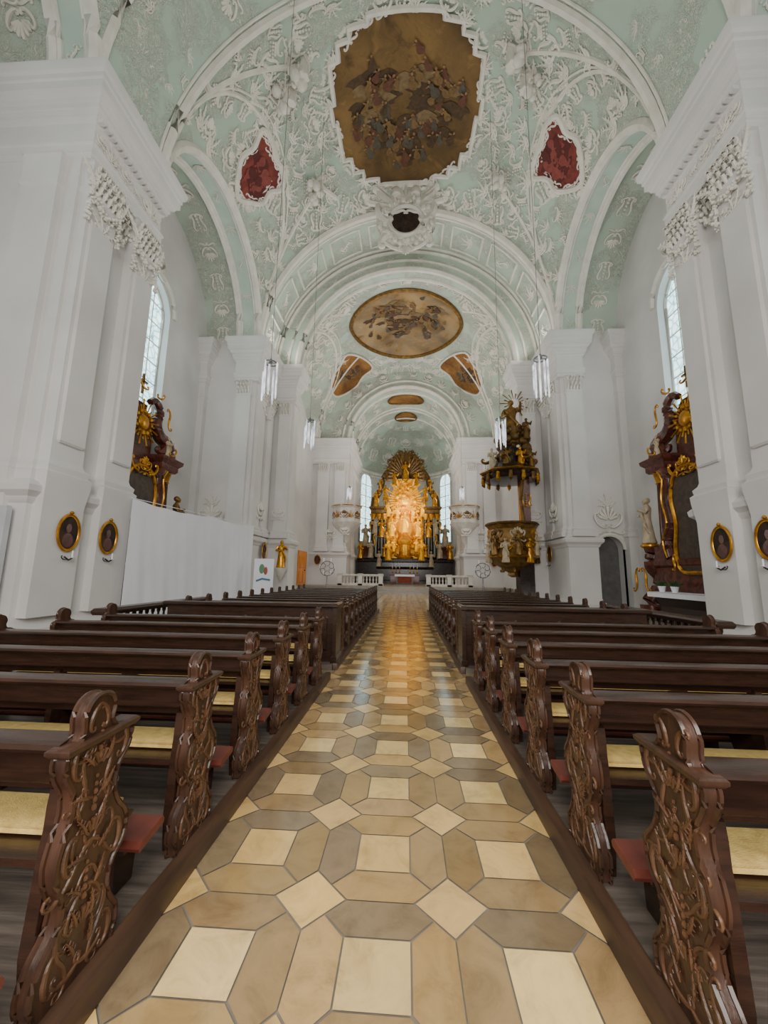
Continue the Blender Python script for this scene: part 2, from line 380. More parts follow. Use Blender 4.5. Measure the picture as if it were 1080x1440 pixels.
for s, side in ((-1,'left'),(1,'right')):
    ez = V((0,0,1))
    fx = lambda x, y, z: Fr((x, y, z), V((0,-s,0)), ez)   # normal points into the nave
    # near pier
    mb = MB(); mb.rectloft(*xr(s,8.5,12.6), 8.3, 11.15, PED+BASE+[(0,12.6)])
    for a, b in ((8.4,9.35),(10.1,11.05)):
        mb.rectloft(*xr(s,8.22,8.7), a, b, [(.1,.62),(.1,3.2)]+PIL)
        mb.rectloft(*xr(s,8.17,8.3), a+.15, b-.15, [(0,4.7),(.04,4.75),(.04,10.7),(0,10.75)])
    mb.rectloft(*xr(s,8.9,9.9), 8.14, 8.5, [(.1,.62),(.1,3.2)]+PIL)
    mb.rectloft(*xr(s,8.3,12.6), 8.35, 11.1, ENT)
    for k in range(14): mb.box(*xr(s,8.06,8.22), 8.3+k*.2, 8.41+k*.2, 13.56, 13.68)
    struct(mb, 'wall_%s_near_pier' % side, plaster, ang=30)
    mb = MB()
    for yc in (8.87, 10.58):
        pilcap(mb, fx(s*8.2, yc, 11.6), 1.0)
        garland(mb, (s*8.12,yc-.5,11.7), (s*8.12,yc+.5,11.7), .5, .09)
        orn(mb, fx(s*8.2, yc, 13.2), .55, 'frond'); orn(mb, fx(s*8.18, yc, 10.9), .7, 'frond')
        for f in (-1,1): garland(mb, (s*8.15,yc+f*.5,11.8), (s*8.15,yc+f*.5,10.7), 0, .08, 12); frond(mb, fx(s*8.14, yc+f*.45, 11.7), 0, 0, radians(90+f*s*35), .7, .06)
    for k in range(6): orn(mb, fx(s*8.22, 8.55+k*.47, 13.2), .42, ('shell','cee')[k % 2])
    pilcap(mb, fx(s*8.45, 9.72, 11.7), .6)
    garland(mb, (s*8.35,9.35,12.0), (s*8.35,10.1,12.0), .7, .09)
    pilcap(mb, Fr((s*8.75,11.2,11.6),(-1,0,0),(0,0,1)), .5); garland(mb, (s*8.2,11.1,12.0), (s*8.9,11.3,11.9), .9, .1)
    struct(mb, 'trim_%s_capitals' % side, plaster2)
    # chapel and near bay outer wall, with window
    for (y0, y1, yc) in ((-5,8.4,3.6),(10.9,20.9,15.8)):
        X = s*11.8; mb = MB(); f = lambda u, z, d: (X+s*d, u, z)
        out = archwall(mb, f, y0, y1, 0, 20.6, yc-1.5, yc+1.5, 8.6, 14.1)
        mb.grid([[f(u, v, 0) for u, v in out], [f(u, v, .5) for u, v in out]], True)
        struct(mb, 'wall_%s_%s' % (side, 'chapel' if yc > 10 else 'rear'), plaster)
        nwin += 1
        w = MB(); pane = [f(u, v, .45) for u, v in out]; w.v += pane; w.f.append(tuple(range(len(pane))))
        wo = struct(w, 'window_%d' % nwin, winm)
        w = MB(); w.tube([f(u, v, .38) for u, v in out], .09, 6, closed=True)
        w.tube([f(yc, z, .4) for z in (8.6, 15.6)], .035, 5)
        for z in (9.6,10.6,11.6,12.6,13.6,14.6): w.tube([f(yc-1.5,z,.4), f(yc+1.5,z,.4)], .03, 5)
        for du in (-.75,.75): w.tube([f(yc+du,8.6,.4), f(yc+du,15.4,.4)], .025, 5)
        w.build('window_frame', whitestone, wo)
        w = MB(); w.tube([f(u*1.0+(.25 if u > yc else -.25), v+.2*(v > 14), -.03) for u, v in out[1:-1]], .14, 6)
        orn(w, fx(X-s*.1, yc, 16.2), 1.4, 'shell'); w.build('trim_window_stucco', plaster2, wo)
    # chapel barrel vault and front arch (also on the bay nearest the camera)
    for yc, nm in ((15.825,'chapel'),(3.625,'rear')):
        r = 4.675
        mb = MB(); mb.grid([arc(lambda a, b: (x, yc+a, SP+b), 5.0) for x in (s*9.7, s*11.8)])
        mb.grid([arc(lambda a, b: (s*9.7, yc+a, SP+b), q) for q in (r, 5.0)])
        struct(mb, 'ceiling_%s_%s' % (side, nm), vaultw)
        mb = MB(); mb.grid([arc(lambda a, b: (x, yc+a, SP+b), r) for x in (s*8.5, s*9.7)]); struct(mb, 'ceiling_%s_%s_arch' % (side, nm), mint)
        mb = MB()
        for x, q in ((8.5,.2),(8.72,.07),(9.5,.08),(9.68,.16)): mb.tube(arc(lambda a, b: (s*x, yc+a, SP+b), r-.03), q, 6)
        for k in range(9):
            t = pi*(k+.5)/9; o = V((s*9.1, yc+(r-.04)*cos(t), SP+(r-.04)*sin(t)))
            orn(mb, Fr(o, V((s,0,0)), V((0,sin(t),-cos(t)))), .55, 'frond' if k % 2 else 'leaf')
        for k in range(11):
            t = pi*(k+.5)/11; o = V((s*10.8, yc+4.95*cos(t), SP+4.95*sin(t)))
            orn(mb, Fr(o, V((s,0,0)), V((0,sin(t),-cos(t))), IDENT, 1.2), .9, ('ess','shell')[k % 2])
        struct(mb, 'trim_%s_%s_arch' % (side, nm), plaster2)
    # chapel end wall, far pier and first arch pier
    mb = MB(); nich = archwall(mb, lambda u, z, d: (s*u, 20.8+d, z), 8.6, 12.2, 0, 20.6, 9.85, 11.35, 0, 3.1)
    mb.grid([[(s*u, 20.8, z) for u, z in nich], [(s*u, 21.5, z) for u, z in nich]], True)
    mb.rectloft(*xr(s,11.45,11.9), 20.45, 20.9, PIL+ENT[1:]); mb.rectloft(*xr(s,11.45,11.9), 20.45, 20.9, [(.1,0),(.1,3.72)])
    struct(mb, 'wall_%s_chapel_end' % side, plaster, ang=30)
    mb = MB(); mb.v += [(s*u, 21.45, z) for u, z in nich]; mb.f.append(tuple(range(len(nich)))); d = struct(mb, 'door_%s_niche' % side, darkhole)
    mb = MB(); mb.tube([(s*u, 20.76, z) for u, z in nich[1:-1]], .1, 6)
    orn(mb, Fr((s*10.6,20.72,4.6), (1,0,0), (0,0,1)), 1.5, 'shell'); orn(mb, Fr((s*10.6,20.72,5.6), (1,0,0), (0,0,1)), .8, 'frond')
    mb.build('door_stucco', plaster2, d)
    mb = MB(); mb.rectloft(*xr(s,8.5,9.7), 20.5, 23.5, PED+BASE+[(0,12.6)]); mb.rectloft(*xr(s,8.36,9.64), 20.4, 23.4, ENT)
    mb.rectloft(*xr(s,8.3,8.7), 20.75, 21.75, PIL); mb.rectloft(*xr(s,8.3,8.7), 22.2, 23.2, PIL)
    mb.rectloft(*xr(s,8.7,9.5), 20.3, 20.7, PIL)
    mb.rectloft(*xr(s,7.1,9.7), 23.52, 24.5, FULL); mb.rectloft(*xr(s,7.25,8.0), 23.3, 23.7, PIL)
    struct(mb, 'wall_%s_far_pier' % side, plaster, ang=30)
    mb = MB()
    pilcap(mb, fx(s*8.28, 21.25, 11.6), 1); pilcap(mb, fx(s*8.28, 22.7, 11.6), 1)
    pilcap(mb, Fr((s*9.1,20.28,11.6),(1,0,0),(0,0,1)), .8); pilcap(mb, Fr((s*7.62,23.28,11.6),(1,0,0),(0,0,1)), .75)
    garland(mb, (s*8.3,21.0,11.6), (s*8.3,23.0,11.6), .7, .11)
    orn(mb, fx(s*8.25, 21.9, 5.2), 1.1, 'shell'); orn(mb, Fr((s*7.7,23.25,5.2),(1,0,0),(0,0,1)), .8, 'shell')
    struct(mb, 'trim_%s_far_capitals' % side, plaster2)
    # second bay side wall
    mb = MB(); mb.box(*xr(s,9.2,9.5), 24.5, 37.5, 0, 18.5); struct(mb, 'wall_%s_choir' % side, plaster)
    # wall beside second arch with pilasters
    mb = MB(); mb.rectloft(*xr(s,5.7,9.6), 37.5, 39.0, PED+BASE+[(0,12.6)]); mb.rectloft(*xr(s,5.6,9.6), 37.35, 39.0, ENT)
    for a, b in ((5.9,6.9),(7.5,8.6)): mb.rectloft(*xr(s,a,b), 37.2, 37.8, PIL)
    struct(mb, 'wall_%s_sanctuary_pier' % side, plaster, ang=30)
    mb = MB()
    for xc in (6.4, 8.05): pilcap(mb, Fr((s*xc,37.18,11.6),(1,0,0),(0,0,1)), 1)
    orn(mb, Fr((s*7.2,37.2,5.5),(1,0,0),(0,0,1)), 1.2, 'shell')
    struct(mb, 'trim_%s_sanctuary_capitals' % side, plaster2)
    mb = MB(); mb.box(*xr(s,5.9,6.2), 39.0, 46.2, 0, SP)
    mb.rectloft(*xr(s,5.75,6.0), 42.8, 43.8, PED+PIL); mb.rectloft(*xr(s,5.8,6.1), 39, 46, ENT)
    struct(mb, 'wall_%s_sanctuary' % side, plaster, ang=30)
# ------------------------------------------------------------------ vaults
def vaultmesh(vt, x, y0, y1, nx=48, ny=30):
    mb = MB(); rows = []
    for j in range(ny+1):
        y = y0+(y1-y0)*(.5-.5*cos(pi*j/ny)); rows.append([(x*sin(pi/2*(2*i/nx-1)), y, vt.z(x*sin(pi/2*(2*i/nx-1)), y)) for i in range(nx+1)])
    mb.grid(rows); return mb
R1 = sqrt(8.5**2+4.675**2)
v1 = Vault((0,15.825,SP), (R1,R1,R1)); v0 = Vault((0,3.625,SP), (R1,R1,R1)); v2 = Vault((0,31,SP), (9.5,14.4,8.3)); v3 = Vault((0,46,SP), (5.9,5.9,5.9))
struct(vaultmesh(v1, 8.5, 11.15, 20.5), 'ceiling', vaultm)
struct(vaultmesh(v0, 8.5, -1.05, 8.3), 'ceiling_rear', vaultm)
struct(vaultmesh(v2, 9.3, 24.5, 37.5), 'ceiling_choir', vaultw)
mb = MB(); soffitY(mb, 8.5, 20.5, 23.5); annulusY(mb, 7.1, 8.5, 23.5); soffitY(mb, 7.1, 23.5, 24.5)
mb.grid([arc(lambda a, b: (a, 24.5, SP+b), 7.1), arc(lambda a, b: (a*1.5, 24.5, SP+b*1.5), 7.1)])
archwall(mb, lambda u, z, d: (u, 37.5, z), -9.6, 9.6, SP, 24.5, -5.7, 5.7, SP, SP); soffitY(mb, 5.7, 37.5, 39)
struct(mb, 'ceiling_arches', vaultw)
mb = MB(); soffitY(mb, 8.5, 8.3, 11.15); struct(mb, 'ceiling_near_arch', vaultm)
mb = MB()
for y, r, q in ((8.35,8.5,.13),(10.9,8.5,.05),(11.15,8.5,.15),(20.5,8.5,.2),(20.85,8.5,.08),(23.2,8.5,.08),(23.5,8.4,.14),(23.45,7.7,.09),(23.5,7.1,.18),(24.4,7.1,.12),(37.45,5.7,.2),(37.45,6.3,.1),(38.9,5.7,.14)):
    mb.tube(arc(lambda a, b: (a, y, SP+b), r-.02), q, 6)
n = 10
for k in range(n):   # coffers on the far arch soffit
    t0, t1 = pi*(k+.12)/n, pi*(k+.88)/n; g = lambda t, y: (8.47*cos(t), y, SP+8.47*sin(t))
    pts = [g(t0+(t1-t0)*i/6, 21.2) for i in range(7)]+[g(t1-(t1-t0)*i/6, 22.85) for i in range(7)]
    mb.tube(pts, .07, 5, closed=True)
    t = (t0+t1)/2; orn(mb, Fr(g(t, 22.02), (0,1,0), (-sin(t),0,cos(t)), IDENT, 1.3), .9, ('leaf','frond')[k % 2])
cm = MB()
for k in range(18):   # free stucco and cream cartouches on the near arch
    t = pi*(k+.5)/18; f_ = Fr((8.46*cos(t), 9.72, SP+8.46*sin(t)), (0,1,0), (-sin(t),0,cos(t)), IDENT, 1.3)
    if k in (2,15):
        O = smooth([(.85*cos(a)*(1+.15*cos(3*a)), 1.25*sin(a)*(1+.12*sin(3*a))) for a in [2*pi*i/12 for i in range(12)]], 3)
        patch(cm, f_, O, 3, .12); mb.tube([f_.P(u, v, .1) for u, v in O], .07, 6, closed=True)
        for q in range(10): a = 2*pi*q/10; orn(mb, Fr(f_.P(.95*cos(a), 1.35*sin(a)), f_.e1, f_.e2).rot(a-pi/2), .5, ('cee','frond')[q % 2])
    elif k not in (1,3,14,16): orn(mb, Fr(f_.P(.45,0), f_.e1, f_.e2, IDENT, 1.3), .8, ('frond','shell','leaf')[k % 3]); orn(mb, Fr(f_.P(-.5,.2), f_.e1, f_.e2, IDENT, 1.3), .7, ('ess','frond')[k % 2])
struct(cm, 'ceiling_near_cartouche', cream)
for k in range(12):
    t = pi*(k+.5)/12; orn(mb, Fr((7.8*cos(t),23.42,SP+7.8*sin(t)), (sin(t),0,-cos(t)), (cos(t),0,sin(t))), .45, 'cee')
for k in range(14):
    t = pi*(k+.5)/14; orn(mb, Fr((6.9*cos(t),37.4,SP+6.9*sin(t)), (sin(t),0,-cos(t)), (cos(t),0,sin(t)), IDENT, 1.3), .9, ('cee','frond','shell')[k % 3])
for dx in (-1,1):
    for dy in (-1,1):   # diagonal ribs
        mb.tube([v1.pt(dx*8.4*(1-.45*i/14), 15.825+dy*4.6*(1-.45*i/14)) for i in range(15)], .1, 5)
        mb.tube([v2.pt(dx*8.9*(1-.5*i/14), 31+dy*6.2*(1-.5*i/14)) for i in range(15)], .12, 5)
    mb.tube([v1.pt(dx*(8.3-1.9*sin(pi*i/24)), 15.825+4.45*cos(pi*i/24)) for i in range(25)], .09, 5)
    mb.tube([v1.pt(dx*(8.3-2.15*sin(pi*i/24)), 15.825+4.45*cos(pi*i/24)) for i in range(25)], .05, 5)
    mb.tube([v2.pt(dx*(9.0-2.8*sin(pi*i/24)), 31+5.4*cos(pi*i/24)) for i in range(25)], .14, 5)
    mb.tube([v2.pt(dx*(9.0-3.2*sin(pi*i/24)), 31+5.8*cos(pi*i/24)) for i in range(25)], .08, 5)
struct(mb, 'trim_arch_mouldings', plaster2)
# sanctuary vault and apse
mb = MB(); soffitY(mb, 5.9, 39, 46)
rows = []
for i in range(13):
    ph = pi/2*i/12; rows.append([(5.9*cos(ph)*cos(t), 46+5.9*cos(ph)*sin(t), SP+5.9*sin(ph)) for t in [pi*k/24 for k in range(25)]])
mb.grid(rows); struct(mb, 'ceiling_sanctuary', vaultw)
mb = MB(); mb.grid([[(5.9*cos(pi*k/24), 46+5.9*sin(pi*k/24), z) for k in range(25)] for z in (0, SP)]); struct(mb, 'wall_apse', plaster)
mb = MB()
for y in (39.1, 42.9, 43.7, 46): mb.tube(arc(lambda a, b: (a, y, SP+b), 5.85), .14, 6)
for y in (40.2, 41.8, 44.9):
    for k in range(8):
        if k in (3,4): continue
        t = pi*(k+.5)/8; orn(mb, Fr((5.85*cos(t), y, SP+5.85*sin(t)), (0,1,0), (-sin(t),0,cos(t)), IDENT, 1.3), 1.3, ('shell','frond','cee')[k % 3])
for k in range(7):
    t = pi*(k+.5)/7
    for q in range(3):
        f = (.35,.75,1.15)[q]; orn(mb, v3.fr(5.85*cos(t)*cos(f), 46+5.85*sin(t)*cos(f), None, 1.3), (1.7,1.4,.9)[q], ('shell','ess','cee','frond')[(k+q) % 4])
for z, q in ((14.7,.25),(14.3,.15)): mb.tube([(5.8*cos(pi*k/24), 46+5.8*sin(pi*k/24), z) for k in range(25)], q, 6)
struct(mb, 'trim_sanctuary_stucco', plaster2)
for s in (-1, 1):
    t = radians(28) if s > 0 else pi-radians(28); r = 5.7; c = V((r*cos(t), 46+r*sin(t), 0)); e1 = V((sin(t),-cos(t),0)); nwin += 1
    A = [(-1.25,5.6)]+[(-1.25*cos(pi*i/14), 13.2+1.25*sin(pi*i/14)) for i in range(15)]+[(1.25,5.6)]
    w = MB(); w.v += [tuple(c+e1*u+V((0,0,z))) for u, z in A]; w.f.append(tuple(range(len(A)))); wo = struct(w, 'window_%d' % nwin, winm)
    w = MB(); w.tube([c+e1*u+V((0,0,z)) for u, z in A], .14, 6, closed=True)
    for z in (7.0,8.5,10.0,11.4,12.8): w.tube([c*.99+e1*u+V((0,.4,z)) for u in (-1.2,1.2)], .05, 5)
    w.tube([c+V((0,-.03,z)) for z in (5.6,14.3)], .06, 5); w.build('window_frame', whitestone, wo)
# stucco relief scattered over the vaults
def scatter(vt, xm, ym, bad, n, dmin, name, zr, rs):
    mb = MB(); got = []; tries = 0
    while len(got) < n and tries < 9000:
        tries += 1; x = random.uniform(.0, xm); dy = random.uniform(-ym, ym)
        if (x/vt.a[0])**2+(dy/vt.a[1])**2 > .95 or bad(x, dy) or any(math.hypot(x-a, dy-b) < dmin for a, b in got): continue
        if x < .4: x = 0
        got.append((x, dy)); kd = random.choice(('shell','ess','leaf','cee','frond','frond','frond')); a = random.uniform(-.9,.9); z = random.uniform(*zr)
        for sx in ((1,-1) if x else (1,)):
            orn(mb, vt.fr(sx*x, vt.c.y+dy, None, rs).rot(a*sx), z, kd)
    struct(mb, name, plaster2)
scatter(v1, 8.35, 4.5, lambda x, d: (x < 4.1 and -4.0 < d < 3.8) or math.hypot(x-7.4, d-.3) < 1.6, 84, .56, 'trim_vault_stucco', (.6,1.05), 1.4)
scatter(v2, 8.8, 6.3, lambda x, d: (x/6)**2+((d+.5)/5.4)**2 < 1 or math.hypot(x-5.6, d-5.0) < 2.2, 60, .72, 'trim_choir_stucco', (.8,1.3), 1.4)
scatter(v0, 8.35, 4.5, lambda x, d: x < 3 and d < 2, 56, .7, 'trim_rear_stucco', (.7,1.1), 1.4)
mb = MB(); fr = v1.fr(-4.6, 18.6, (0,1,0)).rot(-.9)      # stucco cross in the vault
for a, b in (((-.9,0),(.9,0)), ((.35,-.5),(.35,.5))): mb.tube([fr.P(*a, .02), fr.P(*b, .02)], .13, 6)
struct(mb, 'trim_stucco_cross', plaster2)
# ------------------------------------------------------------------ frescoes
SETS = {'b': (skin_p, robe_d, robe_o, robe_r, cloudp, robe_b), 'r': (red_l, red_d, red_l, red_d, red_d, red_l)}
def ceiling_fresco(fr, out, mat, label, fm=plaster2, q=.12, orns=0, size=1., figs=0, rad=(1,1), low=-.35, st='b', fs=.55):
    t = thing('ceiling_fresco', label, 'fresco', tuple(fr.o)); d = dens(out, .25)
    pa = MB(); patch(pa, fr, d, 8, .05)
    a = MB(); a.tube([fr.P(u, v, .08) for u, v in d], q, 6, closed=True)
    for k in range(orns):
        i = int(len(d)*k/orns); u, v = d[i]; f2 = Fr(fr.P(u*1.08, v*1.08), fr.e1, fr.e2, IDENT, 1.4).rot(atan2(v, u)-pi/2); orn(a, f2, size, ('shell','frond')[k % 2])
    a.build('frame', fm, t); ex = []
    if figs:
        sk, rd, ro_, rr_, cl, rb = SETS[st]; L = {m: MB() for m in SETS[st]}; hh = .06
        for k in range(figs):   # painted clouds and dark masses
            hh += .0006; q_ = random.uniform(0, 2*pi); r_ = random.uniform(.15,.75); u, v = rad[0]*r_*cos(q_), rad[1]*r_*sin(q_)
            if v < low*rad[1]: continue
            w = fs*random.uniform(.8,1.6); O = [(w*cos(x)*(1+.25*sin(5*x+k)), w*.5*sin(x)*(1+.25*cos(4*x+k))) for x in [2*pi*i/18 for i in range(18)]]
            patch(L[cl if v < .3*rad[1] and k % 2 else rd], fr, O, 2, hh, u, v)
        for k in range(int(figs*1.9)):
            q_ = random.uniform(0, 2*pi); r_ = random.uniform(.25,.86); u, v = rad[0]*r_*cos(q_), rad[1]*r_*sin(q_)
            if v < low*rad[1] and random.random() < .75: continue
            hh += .0015; tl = random.uniform(-.8,.8); s_ = random.uniform(.75,1.1)*fs; ct, st_ = cos(tl), sin(tl)
            body = smooth([(-.35,-.8),(.1,-.85),(.45,-.6),(.36,-.2),(.2,.1),(.3,.32),(0,.46),(-.27,.3),(-.22,.05),(-.5,-.35)],3)
            tr = lambda P_: [((x*ct-y*st_)*s_, -(x*st_+y*ct)*s_) for x, y in P_]
            patch(L[random.choice((rd, ro_, ro_, rr_, rb))], fr, tr(body), 2, hh, u, v)
            for P_, dh in (([(.0+.13*cos(x), .62+.16*sin(x)) for x in [2*pi*i/10 for i in range(10)]], .0005), ([(.15,.3),(.5,.1+.3*random.random()),(.55,.2+.3*random.random()),(.2,.42)], .0008)):
                hd = tr(P_); cx = sum(x for x, y in hd)/len(hd); cy = sum(y for x, y in hd)/len(hd)
                patch(L[sk], fr, [(x-cx, y-cy) for x, y in hd], 1, hh+dh, u+cx, v+cy)
        ex = [(m, a_) for m, a_ in L.items() if a_.v]
    pa.build('painting', mat, t, extra=ex)
    return t
Q = [(1.5,3.4),(1.5,3.1),(2.3,3.1),(2.3,2.65),(2.85,2.65),(2.85,2.0),(3.3,2.0),(3.3,.4),(3.5,.4)]
out = Q+[(x,-y) for x, y in Q[::-1]]+[(-x,-y) for x, y in Q]+[(-x,y) for x, y in Q[::-1]]
out = [(x*1.12, y*1.12) for x, y in out]
fr = v1.fr(0, 15.7, (0,1,0)); ceiling_fresco(fr, out, fres1, 'large dark brown ceiling painting with stepped edges over the nave', orns=24, size=.8, figs=50, rad=(3.5,3.4), fs=.46)
fr = v2.fr(0, 30.0, (0,1,0)); ceiling_fresco(fr, [(5.3*cos(a)*(1-.12*max(0,sin(a))), (5.9 if sin(a) > 0 else 3.9)*sin(a)) for a in [2*pi*i/48 for i in range(48)]], fres2, 'oval ceiling painting in the choir vault behind the first arch', oldgold, .16, 0, figs=38, rad=(4.5,3.7), low=-.6, fs=.52)
for s, w in ((-1,'left'),(1,'right')):
    fr = v1.fr(s*7.35, 16.1, (0,0,1))
    ceiling_fresco(fr, smooth([(-1.4,1.0),(-.6,1.25),(0,1.15),(.7,1.3),(1.4,.9),(1.1,.2),(1.2,-.5),(.55,-1.25),(0,-1.65),(-.6,-1.25),(-1.15,-.5),(-1.05,.25)],4), fresred, 'dark red shield-shaped painting above the %s chapel arch' % w, orns=14, size=.8, figs=6, rad=(.9,.9), low=-1, st='r', fs=.5)
    fr = v2.fr(s*5.75, 35.7, (0,0,1)).rot(-s*.25)
    ceiling_fresco(fr, smooth([(-2.0,1.9),(0,2.3),(2.0,1.9),(1.8,.6),(1.9,-.7),(1.1,-1.9),(0,-2.5),(-1.1,-1.9),(-1.9,-.7),(-1.8,.6)],4), fresor, 'small golden brown corner painting at the %s of the sanctuary arch' % w, q=.1, figs=5, rad=(1.2,1.4), low=-1, fs=.5)
for yy, w, l, lab in ((40.6,1.9,1.2,'small oval ceiling painting just inside the sanctuary arch'), (45.6,1.3,1.3,'smallest ceiling painting right above the high altar')):
    fr = Fr((0,yy,SP+5.9), (-1,0,0), (0,1,0), lambda q: V((q.x, q.y, SP+sqrt(max(0,5.85**2-q.x**2))))); fr.n = V((0,0,-1))
    ceiling_fresco(fr, [(w*cos(a), l*sin(a)) for a in [2*pi*i/30 for i in range(30)]], fresor, lab, oldgold, .1)
# cartouche on the crown of the first arch
CY, CZ = 19.4, 21.4
t = thing('stucco_cartouche', 'round dark medallion in white stucco scrollwork on the first arch crown', 'cartouche', (0,CY,CZ))
fr = Fr((0,CY,CZ), (1,0,0), (0,0,1), IDENT, 1.3)
a = MB(); patch(a, fr, [(.8*cos(q), .8*sin(q)) for q in [2*pi*i/28 for i in range(28)]], 4, .12); a.build('medallion', portrait, t)
a = MB(); a.tube([fr.P(.95*cos(q), .95*sin(q), .08) for q in [2*pi*i/28 for i in range(28)]], .17, 6, closed=True)
a.tube([fr.P(1.62*cos(q), 1.72*sin(q), -.05) for q in [2*pi*i/28 for i in range(28)]], .1, 6, closed=True)
for i in range(60):
    q = 2*pi*i/60; w = random.uniform(1.2,1.5); a.ball(fr.P(w*cos(q), w*sin(q), random.uniform(0,.25)), random.uniform(.1,.2), 6, 4)
for f in (-1, 1):
    sc(a, fr, 'C', f*1.5, .5, 2.6, 1.2, f, .16, .1); sc(a, fr, 'S', f*1.15, 1.4, 2.8, .6, f, .15, .1); sc(a, fr, 'C', f*1.2, -1.0, 2.0, 2.4, f, .14, .1)
    a.tube([fr.P(f*.3,.9,.1), fr.P(f*1.8,2.2,.1)], [.07,.2], 6); a.tube([fr.P(f*.3,.8,.15), fr.P(f*2.1,1.3,.1)], [.07,.17], 6)
    a.lathe([(.1,0),(.3,.15),(.32,.4),(.22,.6),(.05,.75)], fr.P(f*.55,1.5,.1), 10)
orn(a, Fr(fr.P(0,1.3,.1), fr.e1, fr.e2, IDENT, 1.4), 1.7, 'shell'); orn(a, Fr(fr.P(0,-1.7,.1), fr.e1, -fr.e2, IDENT, 1.2), .9, 'shell'); a.build('scrollwork', plaster2, t)
a = MB(); a.box(-.08,.08,CY-.12,CY,CZ+1.6,CZ+2.95); a.box(-.42,.42,CY-.12,CY,CZ+2.35,CZ+2.52); a.build('cross', plaster2, t)
# ------------------------------------------------------------------ steps
mb = MB()
for k in range(3): mb.box(-9.2,9.2,33+k*.55,52,-.01,.2*(k+1))
struct(mb, 'floor_chancel_steps', stone)
